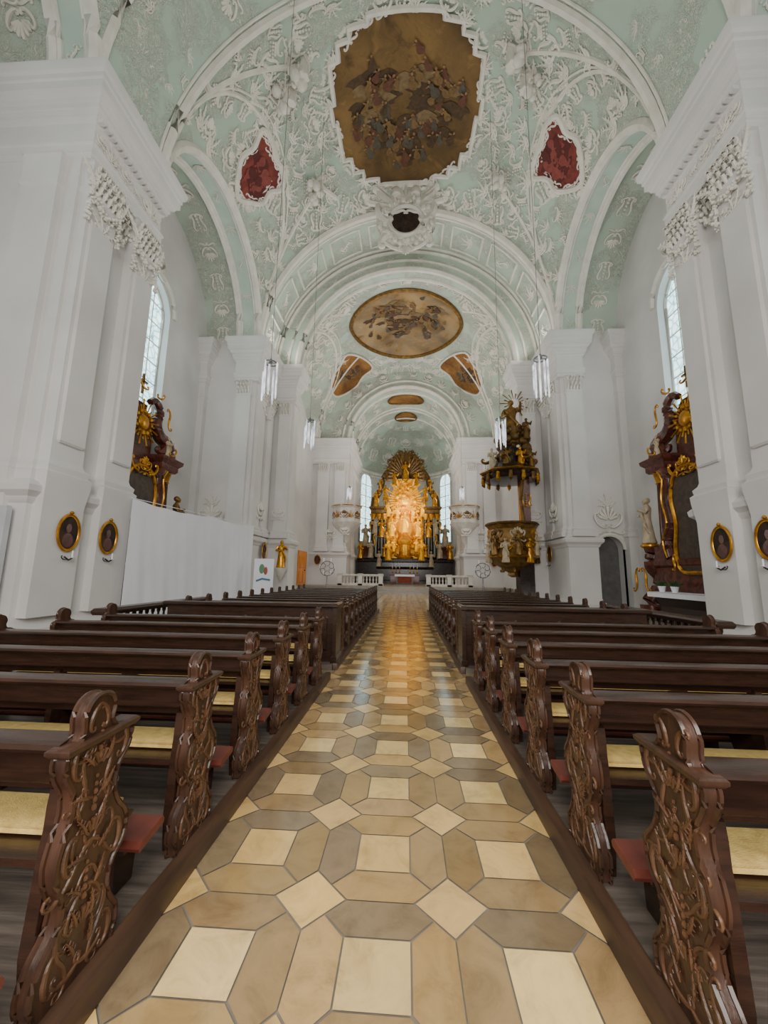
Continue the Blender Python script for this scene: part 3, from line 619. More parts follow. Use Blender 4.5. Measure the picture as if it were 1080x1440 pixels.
# ------------------------------------------------------------------ pews
L = 3.3
OUT = [(.06,0),(.02,.05),(0,.12),(.03,.2),(.09,.26),(.11,.34),(.07,.42),(.05,.5),(.07,.58),(.10,.66),(.09,.74),(.05,.8),(.03,.86),(.05,.905),(.10,.92),(.115,.96),(.11,1.01),(.14,1.06),(.20,1.08),(.27,1.06),(.30,1.01),(.29,.96),(.33,.92),(.42,.905),(.45,.87),(.43,.80),(.37,.74),(.36,.66),(.40,.58),(.46,.52),(.48,.45),(.45,.39),(.40,.35),(.38,.28),(.41,.2),(.46,.14),(.47,.07),(.45,.03),(.42,0)]
ky = lambda y: .06+.87*y
OUT = [(ky(y), z) for y, z in OUT]
SM = smooth(OUT, 3); TH = .05
def make_pew(s):
    root = thing('church_pew', 'x', 'pew')
    e = MB(); e.prism(SM, lambda u, v, w: (s*w, u, v), 0, TH)
    e.tube([(0, u, v) for u, v in SM], .011, 5, closed=True); e.tube([(s*TH, u, v) for u, v in SM], .011, 5, closed=True)
    e.rectloft(*xr(s,-.014,TH+.014), .08, .455, [(0,.885),(.012,.9),(.012,.912),(0,.922)])
    ep = e.build('end_panel', endwood, root)
    fr = Fr((0,0,0), (0,-s,0), (0,0,1)); c = MB()
    def q(k, y, z, l, rot, f, r=.0095): sc(c, fr, k, -s*ky(y), z, l*.95, rot, f, r, -.002, 6)
    for f in (-1, 1):
        q('C', .205+f*.045, 1.0, .22, 2.0, f, .010)
        q('S', .225+f*.075, .76, .42, 1.2, f); q('C', .225+f*.06, .60, .34, .9, f); q('S', .24+f*.09, .44, .44, -1.0, f)
        q('C', .24+f*.07, .30, .3, 2.2, f); q('S', .235+f*.1, .14, .42, .9, f); q('C', .235+f*.06, .06, .26, 0, f)
        q('C', .24+f*.12, .84, .22, 0, f, .008); q('C', .25+f*.12, .52, .24, 1.6, f, .008); q('C', .23+f*.13, .22, .24, 1.4, f, .008)
        q('S', .235+f*.04, .68, .22, .4, f, .007); q('S', .24+f*.05, .37, .22, 2.0, f, .007); q('C', .24+f*.03, .22, .16, .5, f, .007); q('C', .23+f*.03, .52, .16, 1.2, f, .007); q('S', .22+f*.1, .69, .2, 2.2, f, .007)
        for yy, zz, aa in ((.23,.80,.6),(.23,.55,.4),(.24,.33,.7),(.24,.12,.3),(.22,.68,1.0),(.24,.46,1.1),(.235,.22,.2)):
            frond(c, fr, -s*ky(yy+f*.04), zz, pi/2-f*s*aa*-1, .09, .0075)
    for y, z, ro, f in ((.06,.13,1.6,1),(.09,.5,1.6,1),(.08,.84,1.6,1),(.43,.45,1.6,-1),(.42,.1,1.6,-1),(.41,.84,1.6,-1)): q('C', y, z, .26, ro, f*s, .012)
    for z0 in (.68,.36,.88): leafrow(c, fr, (-s*ky(.23),z0-.05), (-s*ky(.23),z0+.07), 5, .015)
    for z0 in (.52,.2,.78):
        for i in range(5): a = radians(-50+25*i); c.tube([fr.P(-s*ky(.235)+sin(a)*.02, z0+cos(a)*.02, .001), fr.P(-s*ky(.235)+sin(a)*.07, z0+cos(a)*.07, .001)], [.006,.012], 5)
    c.build('carving', carvewood, ep)
    e = MB(); e.prism(SM, lambda u, v, w: (s*w, u, v), L-TH, L); e.tube([(s*L, u, v) for u, v in SM], .012, 5, closed=True); e.build('end_panel', endwood, root)
    b = MB(); bk = lambda u, v, w: (s*w, u, v)
    b.prism([(.195,.725),(.22,.725),(.175,.915),(.15,.915)], bk, .045, L-.045)
    b.build('backrest', pewwood, root)
    b = MB(); b.prism([(.10,.895),(.22,.895),(.235,.91),(.225,.93),(.2,.937),(.13,.934),(.1,.926),(.09,.91)], bk, .045, L-.045); b.build('top_rail', pewwood, root)
    b = MB(); b.prism([(.09,.8),(.1,.79),(.18,.80),(.18,.812)], bk, .06, L-.06); b.build('book_ledge', pewwood, root)
    b = MB(); b.prism([(.22,.42),(.58,.42),(.6,.435),(.58,.45),(.22,.45)], bk, .045, L-.045); b.prism([(.5,.3),(.53,.3),(.53,.42),(.5,.42)], bk, .06, L-.06); b.build('seat', pewwood, root)
    for w in (.06, L/2, L-.12):
        b = MB(); b.prism(smooth([(.14,0),(.46,0),(.42,.2),(.52,.42),(.38,.45),(.27,.5),(.27,.62),(.225,.74),(.16,.74),(.15,.6),(.13,.42)],2), bk, w, w+.05); b.build('support', pewwood, root)
    b = MB(); b.prism([(-.22,.2),(-.03,.23),(-.03,.25),(-.22,.22)], bk, .1, L-.1)
    for w in (.15, L/2, L-.2): b.prism([(-.2,0),(-.06,0),(-.04,.235),(-.21,.205)], bk, w, w+.04)
    kn = b.build('kneeler', pewwood, root)
    b = MB(); b.prism([(-.22,.22),(-.03,.25),(-.025,.27),(-.04,.29),(-.21,.265),(-.23,.24)], bk, .02, L-.1); b.build('kneeler_pad', redpad, kn)
    return root
def make_cushion(s):
    b = MB(); b.prism(smooth([(.37,.452),(.57,.452),(.59,.475),(.57,.498),(.37,.498),(.355,.475)],3), lambda u, v, w: (s*w, u, v), .1, L-.2)
    return b.build('seat_cushion', cushion_m)
ORDN = ['first','second','third','fourth','fifth','sixth','seventh','eighth','ninth','tenth','eleventh','twelfth']
for s, side in ((-1,'left'),(1,'right')):
    proto = make_pew(s); cproto = make_cushion(s); used = cu = False
    rows = [(1.46+.86*k, 'near', k) for k in range(6)]+[(7.95+.86*k, 'far', k) for k in range(12)]
    for y, blk, k in rows:
        o = proto if not used else copy_tree(proto); used = True
        o.location = (s*1.16, y, .1)
        o['label'] = 'carved dark wooden pew, %s row of the %s block %s of the aisle' % (ORDN[k], 'nearest' if blk == 'near' else 'far', side)
        o['group'] = 'pews %s of the aisle' % side
        if blk == 'near' or k < 2:
            c = cproto if not cu else cproto.copy()
            if cu: C.objects.link(c)
            cu = True; c.location = o.location
            tag(c, 'long yellow seat cushion on the %s pew of the %s block, %s of the aisle' % (ORDN[k], 'nearest' if blk == 'near' else 'far', side), 'cushion', 'yellow pew cushions')
    t = thing('pew_partition', 'panelled dark wooden partition behind the far block of pews, %s of the aisle' % side, 'partition', (s*1.16,7.4,.1))
    b = MB(); b.box(*xr(s,1.2,4.4), 7.4, 7.46, .1, 1.08)
    for k in range(4): b.rectloft(*xr(s,1.35+k*.77,1.98+k*.77), 7.37, 7.4, [(0,.3),(.03,.33),(.03,.87),(0,.9)])
    b.build('panel', pewwood, t)
    b = MB(); b.rectloft(*xr(s,1.16,4.44), 7.34, 7.5, [(0,1.06),(.02,1.08),(.02,1.11),(0,1.13)]); b.build('top_rail', pewwood, t)
    b = MB(); b.rectloft(*xr(s,1.13,1.2), 7.28, 7.82, [(.02,.1),(.02,.2),(0,.22),(0,1.06),(.02,1.08),(.02,1.12),(0,1.14)]); b.build('end_panel', pewwood, t)
# ------------------------------------------------------------------ wooden balustrades beside the pews
BAL = [(.05,0),(.05,.06),(.025,.1),(.05,.22),(.055,.3),(.03,.45),(.022,.55),(.04,.6),(.04,.66)]
for s, side in ((-1,'left'),(1,'right')):
    t = thing('wooden_balustrade', 'low dark wooden railing with turned balusters %s of the pews' % side, 'railing', (s*5.4,8.8,0))
    a = MB(); a.rectloft(*xr(s,5.3,5.5), 7.0, 10.8, [(.03,.88),(.05,.92),(.05,.96),(.02,1.0)]); a.build('rail', pewwood, t)
    a = MB(); a.rectloft(*xr(s,5.3,5.5), 7.0, 10.8, [(.04,0),(.04,.16),(.0,.22)]); a.build('base', pewwood, t)
    for k in range(19):
        a = MB(); a.lathe(BAL, (s*5.4, 7.1+k*.2, .22), 10); a.build('baluster', pewwood, t)
# ------------------------------------------------------------------ medallions and sconces
def medallion(fr, label, w=.31, h=.44, sconce=None):
    t = thing('portrait_medallion', label, 'medallion', tuple(fr.o), 'oval portrait medallions on the pillars')
    O = [(w*cos(a), h*sin(a)) for a in [2*pi*i/32 for i in range(32)]]
    a = MB(); patch(a, fr, O, 4, .02); a.build('portrait', portrait, t)
    a = MB(); a.tube([fr.P(u, v, .03) for u, v in O], .028, 8, closed=True, ref=fr.n); a.tube([fr.P(u*.9, v*.92, .03) for u, v in O], .012, 6, closed=True, ref=fr.n)
    a.ball(fr.P(0, h+.05, .05), .045, 8, 6); orn(a, Fr(fr.P(0,h+.04,.04), fr.e1, fr.e2), .12, 'shell'); a.build('frame', gold, t)
    a = MB(); patch(a, fr, [(.08*cos(q), .11*sin(q)) for q in [2*pi*i/14 for i in range(14)]], 2, .026, 0, .12*h/.5)
    patch(a, fr, [(.5*w*cos(q), .4*h*sin(q)) for q in [2*pi*i/16 for i in range(16)]], 2, .024, 0, -.42*h); a.build('painted_figure', redmar, t)
    if sconce:
        c = thing('candle_sconce', sconce, 'candle holder', tuple(fr.P(0,-h-.2,0)))
        a = MB(); a.tube([fr.P(0,-h-.14,0), fr.P(0,-h-.22,.12), fr.P(0,-h-.17,.2)], .018, 6)
        for f in (-1,1): sc(a, fr, 'C', f*.09, -h-.2, .3, .4, f, .012, .06)
        a.build('bracket', dkiron, c); a = MB(); q = fr.P(0,-h-.17,.2); a.lathe([(.02,0),(.05,.02),(.05,.03),(.018,.03),(.018,.16),(.004,.18)], q, 8); a.build('candle', cloth, c)
for s, side in ((-1,'left'),(1,'right')):
    e1 = V((0,-s,0))
    for y, w in ((9.04,'nearer'),(10.33,'farther')):
        medallion(Fr((s*8.1,y,2.57), e1, (0,0,1)), '%s gold-framed oval portrait on the near %s pillar' % (w, side), sconce='small candle bracket under the %s portrait on the near %s pillar' % (w, side))
    medallion(Fr((s*8.18,22.5,2.9), e1, (0,0,1)), 'gold-framed oval portrait on the far %s pillar of the chapel' % side, sconce='small candle bracket under the portrait on the far %s pillar' % side)
    medallion(Fr((s*8.3,37.05,2.9), (1,0,0), (0,0,1)), 'distant oval portrait on the %s sanctuary pillar' % side)
# ------------------------------------------------------------------ white cloths
for k, (y0, y1, lab) in enumerate(((10.95,16.05,'wide white cloth screen hung before the left chapel, nearer half'), (15.98,20.3,'white cloth screen hung before the left chapel, farther half'))):
    rows = []; NF = 80
    for i in range(NF+1):
        t_ = i/NF; y = y0+(y1-y0)*t_; top = 3.78+.3*(y-11)/9-.1*sin(pi*t_)**1.2+.012*sin(t_*23)
        rows.append([(-7.96+(.012*sin(t_*23+k*2+.25*sin(z))+.006*sin(t_*51+z*.5))*(1.2-.09*z)+.03*sin(t_*6+z*.7)*sin(z*.4)*sin(pi*t_)-k*.02, y, .05+(top-.05)*z/10) for z in range(11)])
    a = MB(); a.grid(rows); tag(a.build('cloth_screen', cloth), lab, 'cloth', 'white cloth screens')
a = MB(); a.tube([(-7.97,10.9,3.8),(-7.97,15.9,3.95),(-7.97,20.4,4.1)], .012, 5); tag(a.build('rope', cloth), 'thin white line carrying the cloth screens at the left chapel', 'rope')
a = MB(); a.rectloft(-8.75,-8.52,7.9,8.0, [(0,.75),(.01,.8),(.01,3.0),(0,3.05)]); tag(a.build('wall_panel', grey_m), 'tall narrow white panel on the near left pillar corner', 'panel')
# ------------------------------------------------------------------ statues
def statue(mb, b, h, face=-pi/2, arm=0, fold=.09):
    bx, by, bz = b; cf, sf = cos(face), sin(face)
    def W(x, y, z): return (bx+(x*-sf+y*cf)*h, by+(x*cf+y*sf)*h, bz+z*h)     # x sideways, y forward
    rows = []
    for z, r, dpt, off in ((0,.15,.85,0),(.02,.165,.85,0),(.12,.14,.85,0),(.3,.125,.8,.01),(.42,.12,.75,.015),(.52,.105,.7,.01),(.6,.098,.68,0),(.7,.12,.62,-.005),(.77,.125,.58,-.01),(.81,.1,.55,-.01),(.835,.05,.8,-.005),(.865,.036,1,0)):
        ring = []
        for k in range(18):
            a = 2*pi*k/18; q = r*(1+fold*max(0,(.62-z))/.62*sin(6*a+z*9)); ring.append(W(q*cos(a), q*sin(a)*dpt+off, z))
        rows.append(ring)
    mb.rings(rows)
    hd = W(0, .012, .925); mb.ball(hd, .062*h, 12, 8); mb.ball(W(0,-.012,.94), .066*h, 10, 7); mb.ball(W(0,.072,.92), .013*h, 6, 4); mb.ball(W(0,.05,.885), .03*h, 8, 5)
    for f in (-1, 1):
        up = arm if f > 0 else 0
        S, E, H = (f*.115,0,.785), (f*.18,.03,.62+.1*up), (f*(.06+.18*up),.15,.62+.24*up)
        mb.tube([W(*S), W(f*.16,.01,.7+.04*up), W(*E), W((E[0]+H[0])/2,(E[1]+H[1])/2,(E[2]+H[2])/2), W(*H)], [.045*h,.05*h,.042*h,.036*h,.026*h], 8)
        mb.ball(W(H[0],H[1]+.015,H[2]), .026*h, 7, 5)
    mb.tube([W(-.12,.03,.79), W(0,.1,.62), W(.13,.07,.42), W(.14,.0,.2)], [.02*h,.035*h,.04*h,.02*h], 7)
# ------------------------------------------------------------------ side altars
def rays(mb, fr, r0, r1, n, w):
    for k in range(n):
        a = 2*pi*k/n; q = r1*(1 if k % 2 else .72); u, v = cos(a), sin(a)
        mb.tube([fr.P(u*r0, v*r0, .02), fr.P(u*q, v*q, .02)], [w*.4, w], 4, ref=fr.n)
for s, side in ((-1,'left'),(1,'right')):
    yc = 15.2; wx = lambda u: s*(11.8-u)
    t = thing('side_altar', 'tall red-brown marble altar with gilded scrolls in the %s chapel' % side, 'altar', (wx(.8),yc,0))
    bx = lambda m, a, b, c, d, pr: m.rectloft(min(wx(c),wx(d)), max(wx(c),wx(d)), yc+a, yc+b, pr)
    a = MB(); bx(a,-2.6,2.6,0,.9,[(.1,0),(.1,.3),(0,.4),(0,2.1),(.12,2.2),(.15,2.4),(0,2.5)]); bx(a,-1.5,1.5,0,.6,[(0,2.5),(0,6.3)])
    bx(a,-2.3,-1.2,0,1.0,[(.05,2.4),(.0,2.7),(0,3.0)]); bx(a,1.2,2.3,0,1.0,[(.05,2.4),(.0,2.7),(0,3.0)]); a.build('base', redmar, t, 30)
    a = MB(); bx(a,-1.5,1.5,.9,1.75,[(.0,0),(.0,.12),(-.15,.2),(-.2,.6),(-.05,.95),(.05,1.05),(.05,1.12)]); a.build('altar_table', darkmar, t, 30)
    fr = Fr((wx(.95),yc,4.0), (0,-s,0), (0,0,1))
    PO = smooth([(-.75,-2.0),(-.95,-1.2),(-.8,-.2),(-.95,.8),(-.75,1.6),(-.3,1.95),(.3,1.95),(.75,1.6),(.95,.8),(.8,-.2),(.95,-1.2),(.75,-2.0),(0,-2.1)],4)
    a = MB(); patch(a, fr, PO, 4, .03); a.build('painting', darkpaint, t)
    a = MB(); a.tube([fr.P(u, v, .05) for u, v in PO], .08, 8, closed=True)
    for f in (-1,1): sc(a, fr, 'C', f*.7, 1.85, 1.2, .8, f, .06, .1); sc(a, fr, 'S', f*1.05, -1.7, 1, 1.2, f, .05, .1)
    orn(a, Fr(fr.P(0,2.0,.12), fr.e1, fr.e2), .8, 'shell'); a.build('picture_frame', gold, t)
    for f in (-1,1):   # curved marble scroll frame hugging the painting
        pts = smooth([(f*1.3,2.5),(f*1.5,3.2),(f*1.15,3.9),(f*1.35,4.9),(f*1.2,5.7),(f*1.5,6.2)],4,False)
        a = MB(); a.tube([(wx(.85),yc+u,z) for u, z in pts], [.3-.1*sin(pi*i/len(pts)) for i in range(len(pts))], 10); a.build('scroll_frame', redmar, t)
        a = MB(); a.tube([(wx(1.13),yc+u,z) for u, z in pts], .04, 6); a.build('gold_edge', gold, t)
    for u in (-2.05,2.05):
        ly = .6
        a = MB(); a.lathe([(.27,2.9),(.27,3.1),(.22,3.2),(.22,3.8),(.18,5.7),(.22,5.75)], (wx(ly),yc+u,0), 16); col = a.build('column', redmar, t)
        a = MB(); a.lathe([(.19,5.7),(.2,5.85),(.26,6.05),(.3,6.2),(.22,6.22)], (wx(ly),yc+u,0), 12, mod=lambda q, z: 1+.1*cos(6*q)); a.build('capital', gold, col)
    a = MB()
    for f in (-1,1):
        bx(a, min(f*1.2,f*2.3), max(f*1.2,f*2.3), 0, .95, [(0,6.2),(.08,6.3),(.08,6.5),(.22,6.65),(.24,6.8),(0,6.85)])
        pts = smooth([(f*2.3,6.8),(f*2.1,7.5),(f*1.4,7.8),(f*1.15,8.3),(f*1.3,8.9),(f*.9,9.25),(f*.5,9.0)],4,False)
        a.tube([(wx(.55),yc+u,z) for u, z in pts], [.34*(1-.6*i/len(pts)) for i in range(len(pts))], 8)
        sc(a, Fr((wx(.55),yc,0),(0,-s,0),(0,0,1)), 'C', f*1.75, 7.3, 1.8, 1.0, f, .16, .1)
    bx(a,-1.1,1.1,0,.45,[(0,6.3),(0,8.3),(-.3,9.0)]); a.build('pediment', redmar, t)
    fr2 = Fr((wx(.75),yc,7.9), (0,-s,0), (0,0,1))
    a = MB(); rays(a, fr2, .3, 1.0, 26, .045); a.ball(fr2.P(0,0,.05), (.12,.32,.32), 12, 8)
    for k in range(12): q = 2*pi*k/12; a.ball(fr2.P(.48*cos(q), .48*sin(q), .05), random.uniform(.07,.12), 6, 4)
    a.build('gilded_sunburst', gold, t)
    for f in (-1,1):
        for kd, cu_, cv_, l_, ro_, r_ in (('S',1.3,.6,1.6,1.3,.045),('C',1.9,-.9,1.1,.6,.045),('C',.6,1.3,1.0,.4,.045)):
            a = MB(); sc(a, fr2, kd, f*cu_, cv_, l_, ro_, f, r_, .3); a.build('gilded_scroll', gold, t)
    a = MB(); a.box(*xr(s,11.2,11.28), yc-.04, yc+.04, 9.2, 10.1); a.box(*xr(s,11.2,11.28), yc-.24, yc+.24, 9.72, 9.8); a.build('cross', oldgold, t)
    for u in (-1.8,1.8):
        a = MB(); statue(a, (wx(.8), yc+u, 6.85), 1.0, 0 if s < 0 else pi, .6); a.build('angel_figure', ivory, t)
    # console and saint beside the altar
    u = 2.75; t2 = thing('saint_statue', '%s robed saint statue on a red scrolled console, %s chapel' % ('pale' if s > 0 else 'dull gold', side), 'statue', (wx(.9),yc+u,3.2))
    a = MB(); a.lathe([(.3,0),(.36,.05),(.36,.12),(.28,.18)], (wx(.9),yc+u,3.0), 14); a.build('plinth', gold, t2)
    a = MB(); statue(a, (wx(.9),yc+u,3.18), 2.05, (0 if s < 0 else pi)-s*.5, .4); a.build('figure', ivory if s > 0 else oldgold, t2)
    fr3 = Fr((wx(.9),yc+u,0),(0,-s,0),(0,0,1)); a = MB()
    pts = smooth([(.5,0),(.75,.5),(.35,1.1),(.2,1.7),(.5,2.2),(.35,2.7),(.3,2.98)],4,False); a.tube([(wx(q+.35),yc+u,z) for q, z in pts], [.5-.2*sin(pi*i/len(pts)) for i in range(len(pts))], 10)
    a.build('console', redmar, t)
    for f in (-1,1):
        a = MB(); sc(a, fr3, 'S', f*.35, 1.6, 1.8, 1.4, f, .05, .5); a.build('gilded_scroll', gold, t)
a = MB(); a.rectloft(9.95,10.95,13.6,16.8,[(0,1.125),(.02,1.13),(.02,1.14),(0,1.145)]); a.box(9.93,9.95,13.6,16.8,.95,1.14); tag(a.build('altar_cloth', cloth), 'white cloth covering the right side altar table', 'altar cloth')
for y, w in ((15.6,'nearer'),(16.35,'farther')):
    t = thing('potted_plant', '%s small leafy pot plant on the right side altar cloth' % w, 'plant', (10.25,y,1.145), 'pot plants on the right side altar')
    a = MB(); a.lathe([(.09,0),(.13,.2),(.14,.2),(.14,.23),(.1,.23)], (10.25,y,1.145), 12); a.build('pot', cloth, t)
    a = MB()
    for k in range(40):
        q = random.uniform(0,2*pi); e = random.uniform(.2,1.4); r = random.uniform(.15,.35); o = V((10.25,y,1.36))
        a.tube([o, o+V((cos(q)*cos(e),sin(q)*cos(e),sin(e)))*r*.6, o+V((cos(q)*cos(e),sin(q)*cos(e),sin(e)*.8))*r], [.01,.035,.008], 4)
    a.build('foliage', leaf_m, t)
# ------------------------------------------------------------------ stucco putti in the nave vault
mb = MB()
for s in (-1,1):
    for x, y, h in ((4.9,12.9,1.5),(5.6,13.6,1.2),(5.3,18.3,1.2)):
        b = v1.pt(s*x, y); b = b+V((-s*.6,.2*(1 if y < 15 else -1),-.6)); statue(mb, b, h, atan2(-(y-4)*.5,-s*3), .9, .15)
        for k in range(9): mb.ball(b+V((s*random.uniform(0,.6),random.uniform(-.4,.4),random.uniform(-.1,.5))), random.uniform(.12,.24), 7, 5)
struct(mb, 'trim_stucco_putti', plaster2)
# ------------------------------------------------------------------ chandeliers
def chandelier(x, y, z, label, vt):
    t = thing('hanging_lamp', label, 'lamp', (x,y,z), 'glass tube lamps')
    a = MB(); a.tube([(x,y,z+.65), (x,y,vt)], .009, 5); a.build('wire', iron, t)
    a = MB(); a.tube([(x+.18*cos(q), y+.18*sin(q), z+.5) for q in [2*pi*i/16 for i in range(16)]], .02, 6, closed=True)
    for q in (0, pi/2): a.tube([(x-.18*cos(q),y-.18*sin(q),z+.5),(x+.18*cos(q),y+.18*sin(q),z+.5)], .012, 5)
    a.lathe([(.03,.48),(.06,.52),(.03,.62),(.012,.66)], (x,y,z), 10); a.build('ring', silver, t)
    for k in range(9):
        q = 2*pi*k/9; zz = -.16*(k % 3); a = MB(); a.lathe([(.004,-.54),(.03,-.48),(.022,-.44),(.03,-.38),(.03,.36),(.012,.42)], (x+.2*cos(q), y+.2*sin(q), z+zz+.1), 6); a.build('glass_tube', glowglass, t, 20)
for s, side in ((-1,'left'),(1,'right')):
    chandelier(s*4.0, 10.8, 7.45, 'nearer glass tube lamp hanging on a wire over the %s pews' % side, 22.3)
    chandelier(s*4.0, 15.7, 7.6, 'farther glass tube lamp hanging on a wire over the %s pews' % side, 23.6)
    chandelier(s*5.3, 36.2, 9.3, 'distant small glass tube lamp above the %s sanctuary balcony' % side, 20.2)
# ------------------------------------------------------------------ pulpit
px_, py_ = 6.25, 23.0
t = thing('pulpit', 'richly gilded pulpit with dark canopy and figures on the far right pillar', 'pulpit', (px_,py_,1.2))
sca = lambda q, z: 1+.05*cos(8*q)
a = MB(); a.lathe([(.1,1.6),(.3,1.7),(.28,1.85),(.6,2.1),(1.05,2.35),(1.25,2.6)], (px_,py_,0), 24, mod=sca); a.build('corbel', oldgold, t)
for k in range(6):
    q = 2*pi*k/6+.4; a = MB(); sc(a, Fr((px_,py_,2.2),(cos(q),sin(q),0),(0,0,1)), 'S', .7, .05, 1.1, .9, 1, .09); a.build('corbel_scroll', oldgold, t)
a = MB(); a.rectloft(px_+.25,7.3,py_-.5,py_+.4,[(.05,0),(.05,.5),(0,.6),(0,2.4)]); a.build('support', darkmar, t)
a = MB(); a.lathe([(1.25,2.6),(1.42,2.75),(1.25,2.95),(1.15,3.3),(1.36,3.9),(1.25,4.3),(1.42,4.5),(1.45,4.65),(1.1,4.68)], (px_,py_,0), 24, mod=sca); a.box(px_,7.3,py_-.8,py_+.5,2.7,4.6); a.build('body', oldgold, t)
for k in range(14):
    q = 2*pi*k/14+.2; f2 = Fr((px_+1.3*cos(q),py_+1.3*sin(q),3.7+.25*(-1)**k), (-sin(q),cos(q),0), (0,0,1), IDENT, 1.3); a = MB(); orn(a, f2, .85, ('shell','frond')[k % 2]); a.build('relief', (gold, ivory, crowngold)[k % 3], t)
a = MB(); a.lathe([(1.4,2.69),(1.49,2.75),(1.4,2.82)], (px_,py_,0), 24); a.build('lower_moulding', gold, t)
a = MB(); a.lathe([(1.43,4.5),(1.53,4.58),(1.45,4.68)], (px_,py_,0), 24); a.build('upper_moulding', crowngold, t)
for k, q in enumerate((-3.1,-2.6,-2.1,-1.6,-1.1,-.6,0.)):
    a = MB(); statue(a, (px_+1.36*cos(q),py_+1.36*sin(q),2.4+.4*(k % 2)), 1.35, q, .6, .15); a.build('carved_figure', (ivory, oldgold, ivory, oldgold, gold)[k % 5], t)
a = MB(); a.rectloft(6.75,7.15,py_-.75,py_+.2,[(0,4.6),(0,7.2)]); a.build('back_panel', redmar, t)
a = MB(); f2 = Fr((6.9,py_-.78,5.9),(1,0,0),(0,0,1)); orn(a, f2, .8, 'ess'); a.build('back_ornament', gold, t)
a = MB(); a.tube([(6.72,py_-.78,4.7),(6.6,py_-.78,6),(6.75,py_-.78,7.1)], .1, 6); a.build('back_scroll', oldgold, t)
a = MB(); a.lathe([(.9,7.15),(1.45,7.2),(1.6,7.35),(1.5,7.5),(1.62,7.65),(1.2,8.0),(.8,8.3),(.6,8.8),(.5,9.2),(.15,9.3)], (px_,py_,0), 24, mod=sca); a.build('canopy', darkmar, t)
for k in range(14):
    q = 2*pi*k/14; a = MB(); a.tube([(px_+1.55*cos(q),py_+1.55*sin(q),7.5),(px_+1.58*cos(q),py_+1.58*sin(q),7.1),(px_+1.5*cos(q),py_+1.5*sin(q),6.95)], [.1,.12,.03], 6); a.build('tassel', gold if k % 2 else oldgold, t)
for k in range(6):
    q = 2*pi*k/6; a = MB(); sc(a, Fr((px_,py_,8.5),(cos(q),sin(q),0),(0,0,1)), 'S', 1.0, 0, 2.0, -.7, 1, .1); a.build('canopy_scroll', oldgold, t)
a = MB(); a.lathe([(1.58,7.6),(1.7,7.66),(1.6,7.74)], (px_,py_,0), 24, mod=sca); a.build('canopy_rim', gold, t)
a = MB(); statue(a, (px_+.2,py_,9.5), 2.8, -pi/2-.4, .9); a.build('crowning_figure', oldgold, t)
a = MB()
for k in range(60): a.ball((px_+.35+random.uniform(-.85,.75), py_+random.uniform(-.5,.5), 8.6+random.uniform(0,1.9)), random.uniform(.15,.34), 7, 5)
a.build('cloud', crowngold, t)
a = MB(); rays(a, Fr((px_+.5,py_+.25,12.2),(1,0,0),(0,0,1)), .3, .9, 18, .04); a.build('rays', oldgold, t)
for dx, z_, mm in ((-1.15,7.75,ivory),(1.1,7.75,oldgold),(-.4,7.75,oldgold),(.4,7.75,gold),(-.5,9.3,oldgold),(.9,9.6,crowngold)):
    a = MB(); statue(a, (px_+dx,py_-.6-(.3 if abs(dx) == .4 else 0),z_), 1.3, -pi/2, .7); a.build('canopy_figure', mm, t)
# ------------------------------------------------------------------ misc furniture
t = thing('roll_up_banner', 'white pull-up banner with faint coloured print before the far left pillar', 'banner', (-7.0,19.5,0))
a = MB(); a.box(-7.5,-6.5,19.48,19.5,.08,2.35); a.build('sheet', cloth, t)
a = MB(); a.box(-7.52,-6.48,19.4,19.6,0,.09); a.box(-7.02,-6.98,19.5,19.53,.08,2.36); a.build('stand', grey_m, t)
a = MB(); a.ball((-6.9,19.475,1.75), (.1,.01,.2), 14, 8); a.build('red_print', red_m, t)
a = MB(); a.ball((-7.1,19.475,1.85), (.14,.01,.24), 14, 8); a.build('green_print', green_m, t)
a = MB(); a.tube([(-7.35,19.47,1.25),(-7.05,19.47,1.36),(-6.65,19.47,1.3)], .05, 6); a.build('blue_print', blue_m, t)
t = thing('console_statue', 'small gilded saint on a bracket beside the far left arch', 'statue', (-7.0,23.0,1.9))
a = MB(); statue(a, (-7.2,22.75,1.95), 1.6, -pi/2+.3, .5); a.build('figure', gold, t)
a = MB(); a.lathe([(.05,1.2),(.2,1.5),(.35,1.85),(.35,1.95)], (-7.2,22.75,0), 12); a.build('bracket', whitestone, t)
t = thing('wooden_door', 'warm orange-brown wooden door in the left choir wall', 'door', (-9.1,34.6,.6))
a = MB(); a.box(-9.18,-9.1,33.4,36.2,.6,3.6)
for z in (.8,2.1): a.rectloft(-9.1,-9.08,33.7,34.6,[(0,z),(.03,z+.03),(.03,z+1.0),(0,z+1.03)]); a.rectloft(-9.1,-9.08,34.9,35.8,[(0,z),(.03,z+.03),(.03,z+1.0),(0,z+1.03)])
a.build('leaf', woodorange, t); a = MB(); a.ball((-9.03,35.4,1.9), .06, 8, 6); a.build('handle', dkiron, t)
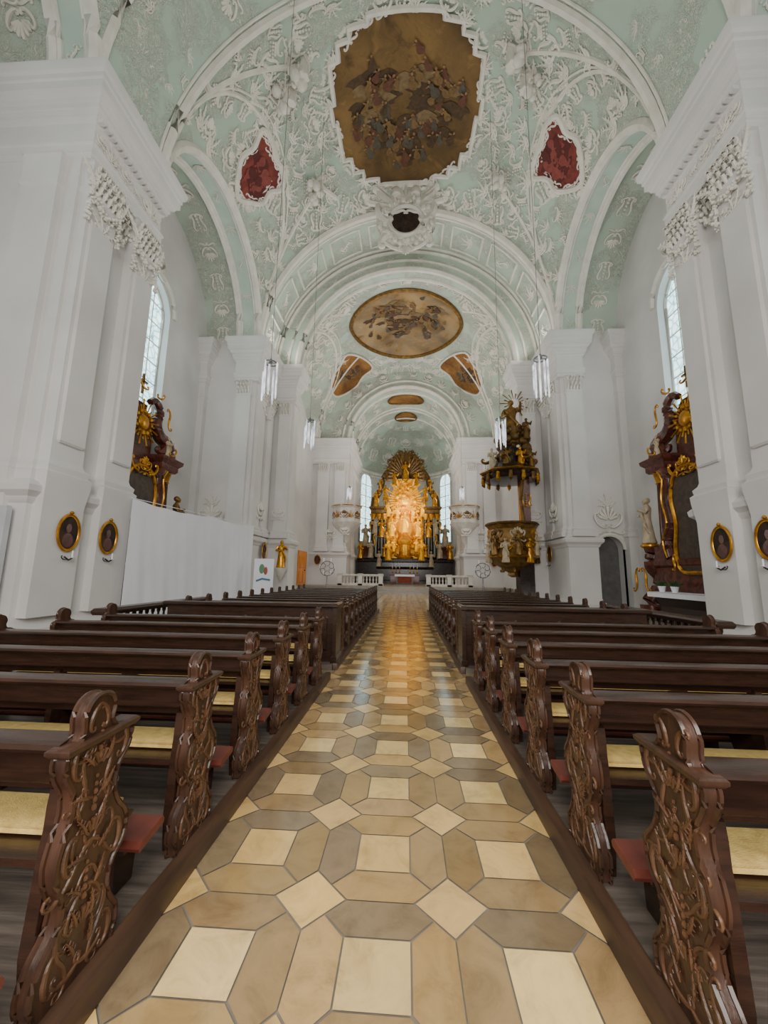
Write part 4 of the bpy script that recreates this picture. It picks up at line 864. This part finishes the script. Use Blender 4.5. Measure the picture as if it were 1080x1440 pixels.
for s, side in ((-1,'left'),(1,'right')):
    x, y = s*5.3, 27.
    t = thing('candle_stand', 'silver wrought stand with a round wreath of candles %s of the steps' % side, 'candle stand', (x,y,0))
    a = MB(); a.lathe([(.3,0),(.3,.04),(.05,.1),(.035,.5),(.06,.9),(.035,1.0),(.035,1.5)], (x,y,0), 12); a.build('post', silver, t)
    a = MB(); f2 = Fr((x,y,2.0),(1,0,0),(0,0,1)); a.tube([f2.P(.5*cos(q),.5*sin(q)) for q in [2*pi*i/24 for i in range(24)]], .03, 6, closed=True)
    for k in range(6): sc(a, f2.rot(k*pi/3), 'C', .3, 0, .6, 0, 1, .025)
    a.build('wreath', silver, t)
    for k in range(6):
        q = 2*pi*k/6; a = MB(); c = f2.P(.5*cos(q),.5*sin(q)); a.lathe([(.03,0),(.03,.25),(.005,.28)], c, 8); a.build('candle', cloth, t)
    # stone communion rail
    t = thing('communion_rail', 'white stone balustrade %s of the sanctuary steps' % side, 'railing', (s*4.1,36.6,.6))
    a = MB(); a.rectloft(*xr(s,2.0,6.2),36.5,36.8,[(0,1.42),(.06,1.48),(.06,1.58),(.02,1.62)]); a.build('rail', whitestone, t)
    a = MB(); a.rectloft(*xr(s,2.0,6.2),36.5,36.8,[(.05,.6),(.05,.75),(0,.8)]); a.build('base', whitestone, t)
    for k in range(3): a = MB(); a.rectloft(*xr(s,2.0+k*1.9,2.4+k*1.9),36.45,36.85,[(0,.6),(0,1.6),(.05,1.62),(.05,1.68)]); a.build('post', whitestone, t)
    for k in range(12):
        xx = 2.6+k*.3
        if abs(xx-3.9-.2) < .28: continue
        a = MB(); a.lathe([(.07,0),(.07,.08),(.04,.14),(.09,.3),(.04,.5),(.07,.56),(.07,.64)], (s*xx,36.65,.8), 10); a.build('baluster', whitestone, t)
    # oratory balcony
    bxx, byy = s*5.7, 37.6
    t = thing('balcony', 'white stucco balcony on the %s pillar of the sanctuary arch' % side, 'balcony', (bxx,byy,6))
    a = MB(); a.lathe([(.08,4.5),(.35,4.9),(.45,5.3),(.9,5.8),(1.25,6.2),(1.35,6.4),(1.42,6.5),(1.3,6.6),(1.3,7.9),(1.42,8.0),(1.46,8.2),(1.0,8.25)], (bxx,byy,0), 28, mod=lambda q, z: 1+.05*cos(7*q)); a.build('parapet', whitestone, t)
    for k in range(7):
        q = -pi/2+(k-3)*.55-s*.5; a = MB(); orn(a, Fr((bxx+1.32*cos(q),byy+1.32*sin(q),7.25), (-sin(q),cos(q),0), (0,0,1)), .75, ('shell','frond')[k % 2]); a.build('gilded_relief', gold if k % 2 else oldgold, t)
    a = MB(); a.tube([(bxx+1.45*cos(q),byy+1.45*sin(q),8.1) for q in [2*pi*i/28 for i in range(28)]], .05, 6, closed=True); a.build('gilded_rim', gold, t)
    a = MB(); orn(a, Fr((bxx,byy-1.0,5.7),(1,0,0),(0,0,1), IDENT, 1.4), .9, 'shell'); a.build('corbel_shell', plaster2, t)
# free-standing altar
t = thing('altar_table', 'free-standing altar with red front and white cloth before the high altar', 'altar', (0,40,.6))
a = MB(); a.rectloft(-.85,.85,39.7,40.5,[(.1,.6),(.1,.7),(0,.75),(0,1.45),(.12,1.52),(.12,1.6)]); a.build('body', darkmar, t)
a = MB(); a.box(-.7,.7,39.66,39.7,.8,1.42); a.build('front_panel', redcloth, t)
a = MB(); a.box(-1.0,1.0,39.55,40.65,1.6,1.64); a.box(-1.0,1.0,39.54,39.56,1.45,1.64); tag(a.build('altar_cloth', cloth), 'white cloth on the free-standing altar', 'altar cloth')
# ------------------------------------------------------------------ high altar
t = thing('high_altar', 'towering golden high altar in the apse at the end of the aisle', 'altar', (0,46.5,.6))
a = MB(); a.rectloft(-5.5,5.5,46.2,48.2,[(.15,.6),(.15,.9),(0,1.0),(0,3.0),(.12,3.1),(.15,3.4),(0,3.5)]); a.rectloft(-3.2,3.2,45.2,47,[(.1,.6),(.1,.9),(0,1.0),(0,2.2),(.12,2.4),(0,2.5)]); a.build('base', darkmar, t, 30)
a = MB(); a.rectloft(-1.6,1.6,44.2,45.2,[(.05,.6),(0,.8),(0,1.55),(.08,1.6),(.08,1.75)]); a.build('altar_block', redmar, t, 30)
for s in (-1,1):
    for x, y in ((2.4,45.9),(3.1,46.1),(3.8,46.0)):
        a = MB(); a.lathe([(.36,3.4),(.36,3.6),(.26,3.75),(.26,4.6),(.2,8.0),(.26,8.1)], (s*x,y,0), 16); col = a.build('column', darkmar, t)
        a = MB(); a.lathe([(.24,8.0),(.28,8.3),(.4,8.7),(.28,8.75)], (s*x,y,0), 14, mod=lambda q, z: 1+.12*cos(6*q)); a.build('capital', gold, col)
    a = MB(); a.rectloft(*xr(s,4.25,5.15),45.9,46.8,[(0,3.5),(0,4.6),(.08,4.7),(.08,4.85),(0,4.9)]); a.build('side_pedestal', redmar, t)
    a = MB(); a.rectloft(*xr(s,2.0,4.0),46,47.4,[(0,8.7),(.08,8.8),(.1,9.2),(.3,9.4),(.3,9.6),(0,9.65)]); a.build('entablature', crowngold, t)
    a = MB(); pts = smooth([(s*3.8,9.6),(s*3.7,10.8),(s*3.2,11.6),(s*2.9,12.6),(s*2.6,13.6),(s*1.9,14.6)],4,False); a.tube([(x,46.9,z) for x, z in pts], [.5-.25*i/len(pts) for i in range(len(pts))], 8); a.build('volute', crowngold, t)
    for x, z, h, m_, y in ((5.2,3.4,2.0,gold,45.6),(4.7,4.9,2.6,ivory,46.3),(4.0,3.5,2.0,ivory,45.5),(1.9,3.2,2.4,goldb,45.4),(3.5,9.6,2.0,gold,46.2),(2.4,10.3,2.0,gold,46.2),(1.5,6.0,2.2,goldb,45.5),(2.75,5.9,2.2,gold,45.5),(1.3,12.2,1.8,gold,46.2),(3.0,2.5,1.8,ivory,45.3),(.9,8.2,1.5,goldb,45.6),(2.0,8.4,1.7,goldb,45.7),(3.6,6.3,1.8,ivory,45.5),(3.1,11.3,1.6,oldgold,46.2),(1.3,4.2,1.5,goldb,45.4),(2.4,3.6,1.4,gold,45.3)):
        a = MB(); statue(a, (s*x,y,z), h, -pi/2-s*.3, .9 if z > 5 else .4, .15); a.build('figure', m_, t)
a = MB()
for k in range(300):
    z = random.uniform(3.6,12.8); w = 2.9*(1-(z-3.6)/12)
    x = random.uniform(-w,w)
    if z < 9 and abs(x) < .9: continue
    a.ball((x, 46.4+random.uniform(-.6,.3), z), (random.uniform(.1,.32),random.uniform(.2,.4),random.uniform(.1,.3)), 8, 5)
a.rectloft(-2.4,2.4,46.6,47.3,[(0,3.5),(-.3,9),(-1.2,13)]); a.build('gilded_clouds', goldb, t)
a = MB(); a.lathe([(.9,3.4),(.95,3.6),(.7,3.8),(.6,5.0),(.8,5.2),(.9,5.5),(.4,6.2),(.15,6.4)], (0,45.5,0), 20); a.build('tabernacle', gold, t)
a = MB(); statue(a, (0,45.6,6.5), 2.5, -pi/2, .3); a.build('central_figure', goldb, t)
a = MB(); rays(a, Fr((0,46.1,10.4),(1,0,0),(0,0,1)), .5, 2.7, 36, .12); a.ball((0,46.0,10.4),(.6,.25,.6),14,8); a.build('sunburst', goldb, t)
a = MB(); fr = Fr((0,46.8,13.4),(1,0,0),(0,0,1))
for k in range(21):
    q = radians(-100+10*k); a.tube([fr.P(sin(q)*r, cos(q)*r*1.3, .7*sin(r/2.5*1.5)) for r in (.4,1.0,1.7,2.2,2.4)], [.06,.12,.19,.22,.1], 6)
for k in range(11):
    q = radians(-90+18*k); f2 = Fr(fr.P(sin(q)*2.35, cos(q)*3.0, .75), fr.e1, fr.e2).rot(-q); orn(a, f2, .9, ('shell','frond')[k % 2])
a.build('shell_canopy', crowngold, t)
for s in (-1,1):
    for i in range(4):
        q = s*radians(12+24*i); a = MB(); statue(a, (sin(q)*2.2, 46.0, 12.6+cos(q)*2.9), 1.0, -pi/2, .7); a.build('cherub', oldgold, t)
a = MB(); statue(a, (0,46.0,12.8), 2.4, -pi/2, .9); a.build('crowning_figure', gold, t)
for s in (-1,1):
    for cx, cz, l in ((3.6,5.6,2.2),(4.1,7.3,1.6),(2.2,9.9,2.2),(3.0,12.2,2.0),(5.0,4.2,1.4),(2.4,4.2,1.6)):
        a = MB(); sc(a, Fr((0,45.7,0),(1,0,0),(0,0,1)), 'S', s*cx, cz, l, 1.2, s, .12, 0, 6); a.build('gilded_scroll', gold, t)
for k in range(6):
    x = (-1.4,-1.0,-.6,.6,1.0,1.4)[k]; c = thing('altar_candlestick', '%s candle from the left on the high altar block' % ORDN[k], 'candlestick', (x,44.8,1.75), 'candles on the high altar')
    a = MB(); a.lathe([(.12,0),(.13,.05),(.04,.12),(.05,.3),(.03,.5),(.07,.55),(.03,.58)], (x,44.8,1.75), 10); a.build('stick', gold, c)
    a = MB(); a.lathe([(.03,.58),(.03,1.1),(.005,1.13)], (x,44.8,1.75), 8); a.build('candle', cloth, c)
# ------------------------------------------------------------------ light
def area(name, loc, nrm, sx, sy, w, col=(1,1,1)):
    l = bpy.data.lights.new(name, 'AREA'); l.shape = 'RECTANGLE'; l.size = sx; l.size_y = sy; l.energy = w; l.color = col
    o = bpy.data.objects.new(name, l); C.objects.link(o); o.location = loc; o.rotation_euler = V(nrm).to_track_quat('-Z','Y').to_euler()
area('rear_fill', (0,-4,6), (0,1,-.18), 7, 7, 1750, (1,.96,.9))  # added fill behind the camera, standing in for rear window daylight
for y, w in ((3.5,120),(15.8,350),(31,560),(42.5,430)): area('vault_fill', (0,y,8.5), (0,0,1), 7 if y < 40 else 5, 5, w, (1,.965,.91))  # added unseen fills floating in mid-air, facing up to brighten the vaults
for s in (-1,1):
    area('cornice_fill', (s*8.15,21.9,15.06), (-s*.7,-.4,.8), 2.2, .3, 90, (1,.96,.9))  # added fill hidden above the cornice, washes over the vault stucco
    area('chapel_fill', (s*10.2,11.4,9.5), (0,1,.15), 2.4, 8, 120, (1,.985,.96))  # added fill out of view behind the near pier, brightens the chapel
    area('choir_fill', (s*9.1,28,9), (-s,0,0), 5, 9, 560, (1,.97,.92))  # added fill hidden by the arch pier; the choir wall has no window
    sp = bpy.data.lights.new('altar_fill_spot', 'SPOT'); sp.energy = 2600; sp.color = (1,.88,.5); sp.spot_size = radians(46); sp.shadow_soft_size = .3; sp.spot_blend = .8  # added spot without a fixture, brightens the altar gold
    o = bpy.data.objects.new('altar_fill_spot', sp); C.objects.link(o); o.location = (s*3.5,38.4,4)
    o.rotation_euler = (V((0,46.0,7.4))-V(o.location)).to_track_quat('-Z','Y').to_euler()
    sp = bpy.data.lights.new('altar_centre_fill_spot', 'SPOT'); sp.energy = 4200; sp.color = (1,.87,.42); sp.spot_size = radians(24); sp.shadow_soft_size = .3; sp.spot_blend = 1  # second added spot, narrower, lifts the middle of the altar
    o = bpy.data.objects.new('altar_centre_fill_spot', sp); C.objects.link(o); o.location = (s*2.5,38.4,3)
    o.rotation_euler = (V((0,46.0,8.0))-V(o.location)).to_track_quat('-Z','Y').to_euler()
w = bpy.data.worlds.new('World'); bpy.context.scene.world = w; w.use_nodes = True
w.node_tree.nodes['Background'].inputs['Color'].default_value = (1,.97,.94,1); w.node_tree.nodes['Background'].inputs['Strength'].default_value = .25
# ------------------------------------------------------------------ camera
cd = bpy.data.cameras.new('camera'); co = bpy.data.objects.new('camera', cd); C.objects.link(co)
cd.sensor_fit = 'VERTICAL'; cd.sensor_height = 36; cd.lens = 550/1440*36; cd.clip_end = 300; cd.clip_start = .05
ps, th, ro = radians(3.3), radians(8.95), radians(.85)
F = V((-sin(ps)*cos(th), cos(ps)*cos(th), sin(th))); R = V((cos(ps), sin(ps), 0)); U = R.cross(F)
R, U = R*cos(ro)+U*sin(ro), U*cos(ro)-R*sin(ro)
m = Matrix((R, U, -F)).transposed().to_4x4(); m.translation = V((.125,0,1.7)); co.matrix_world = m
bpy.context.scene.camera = co
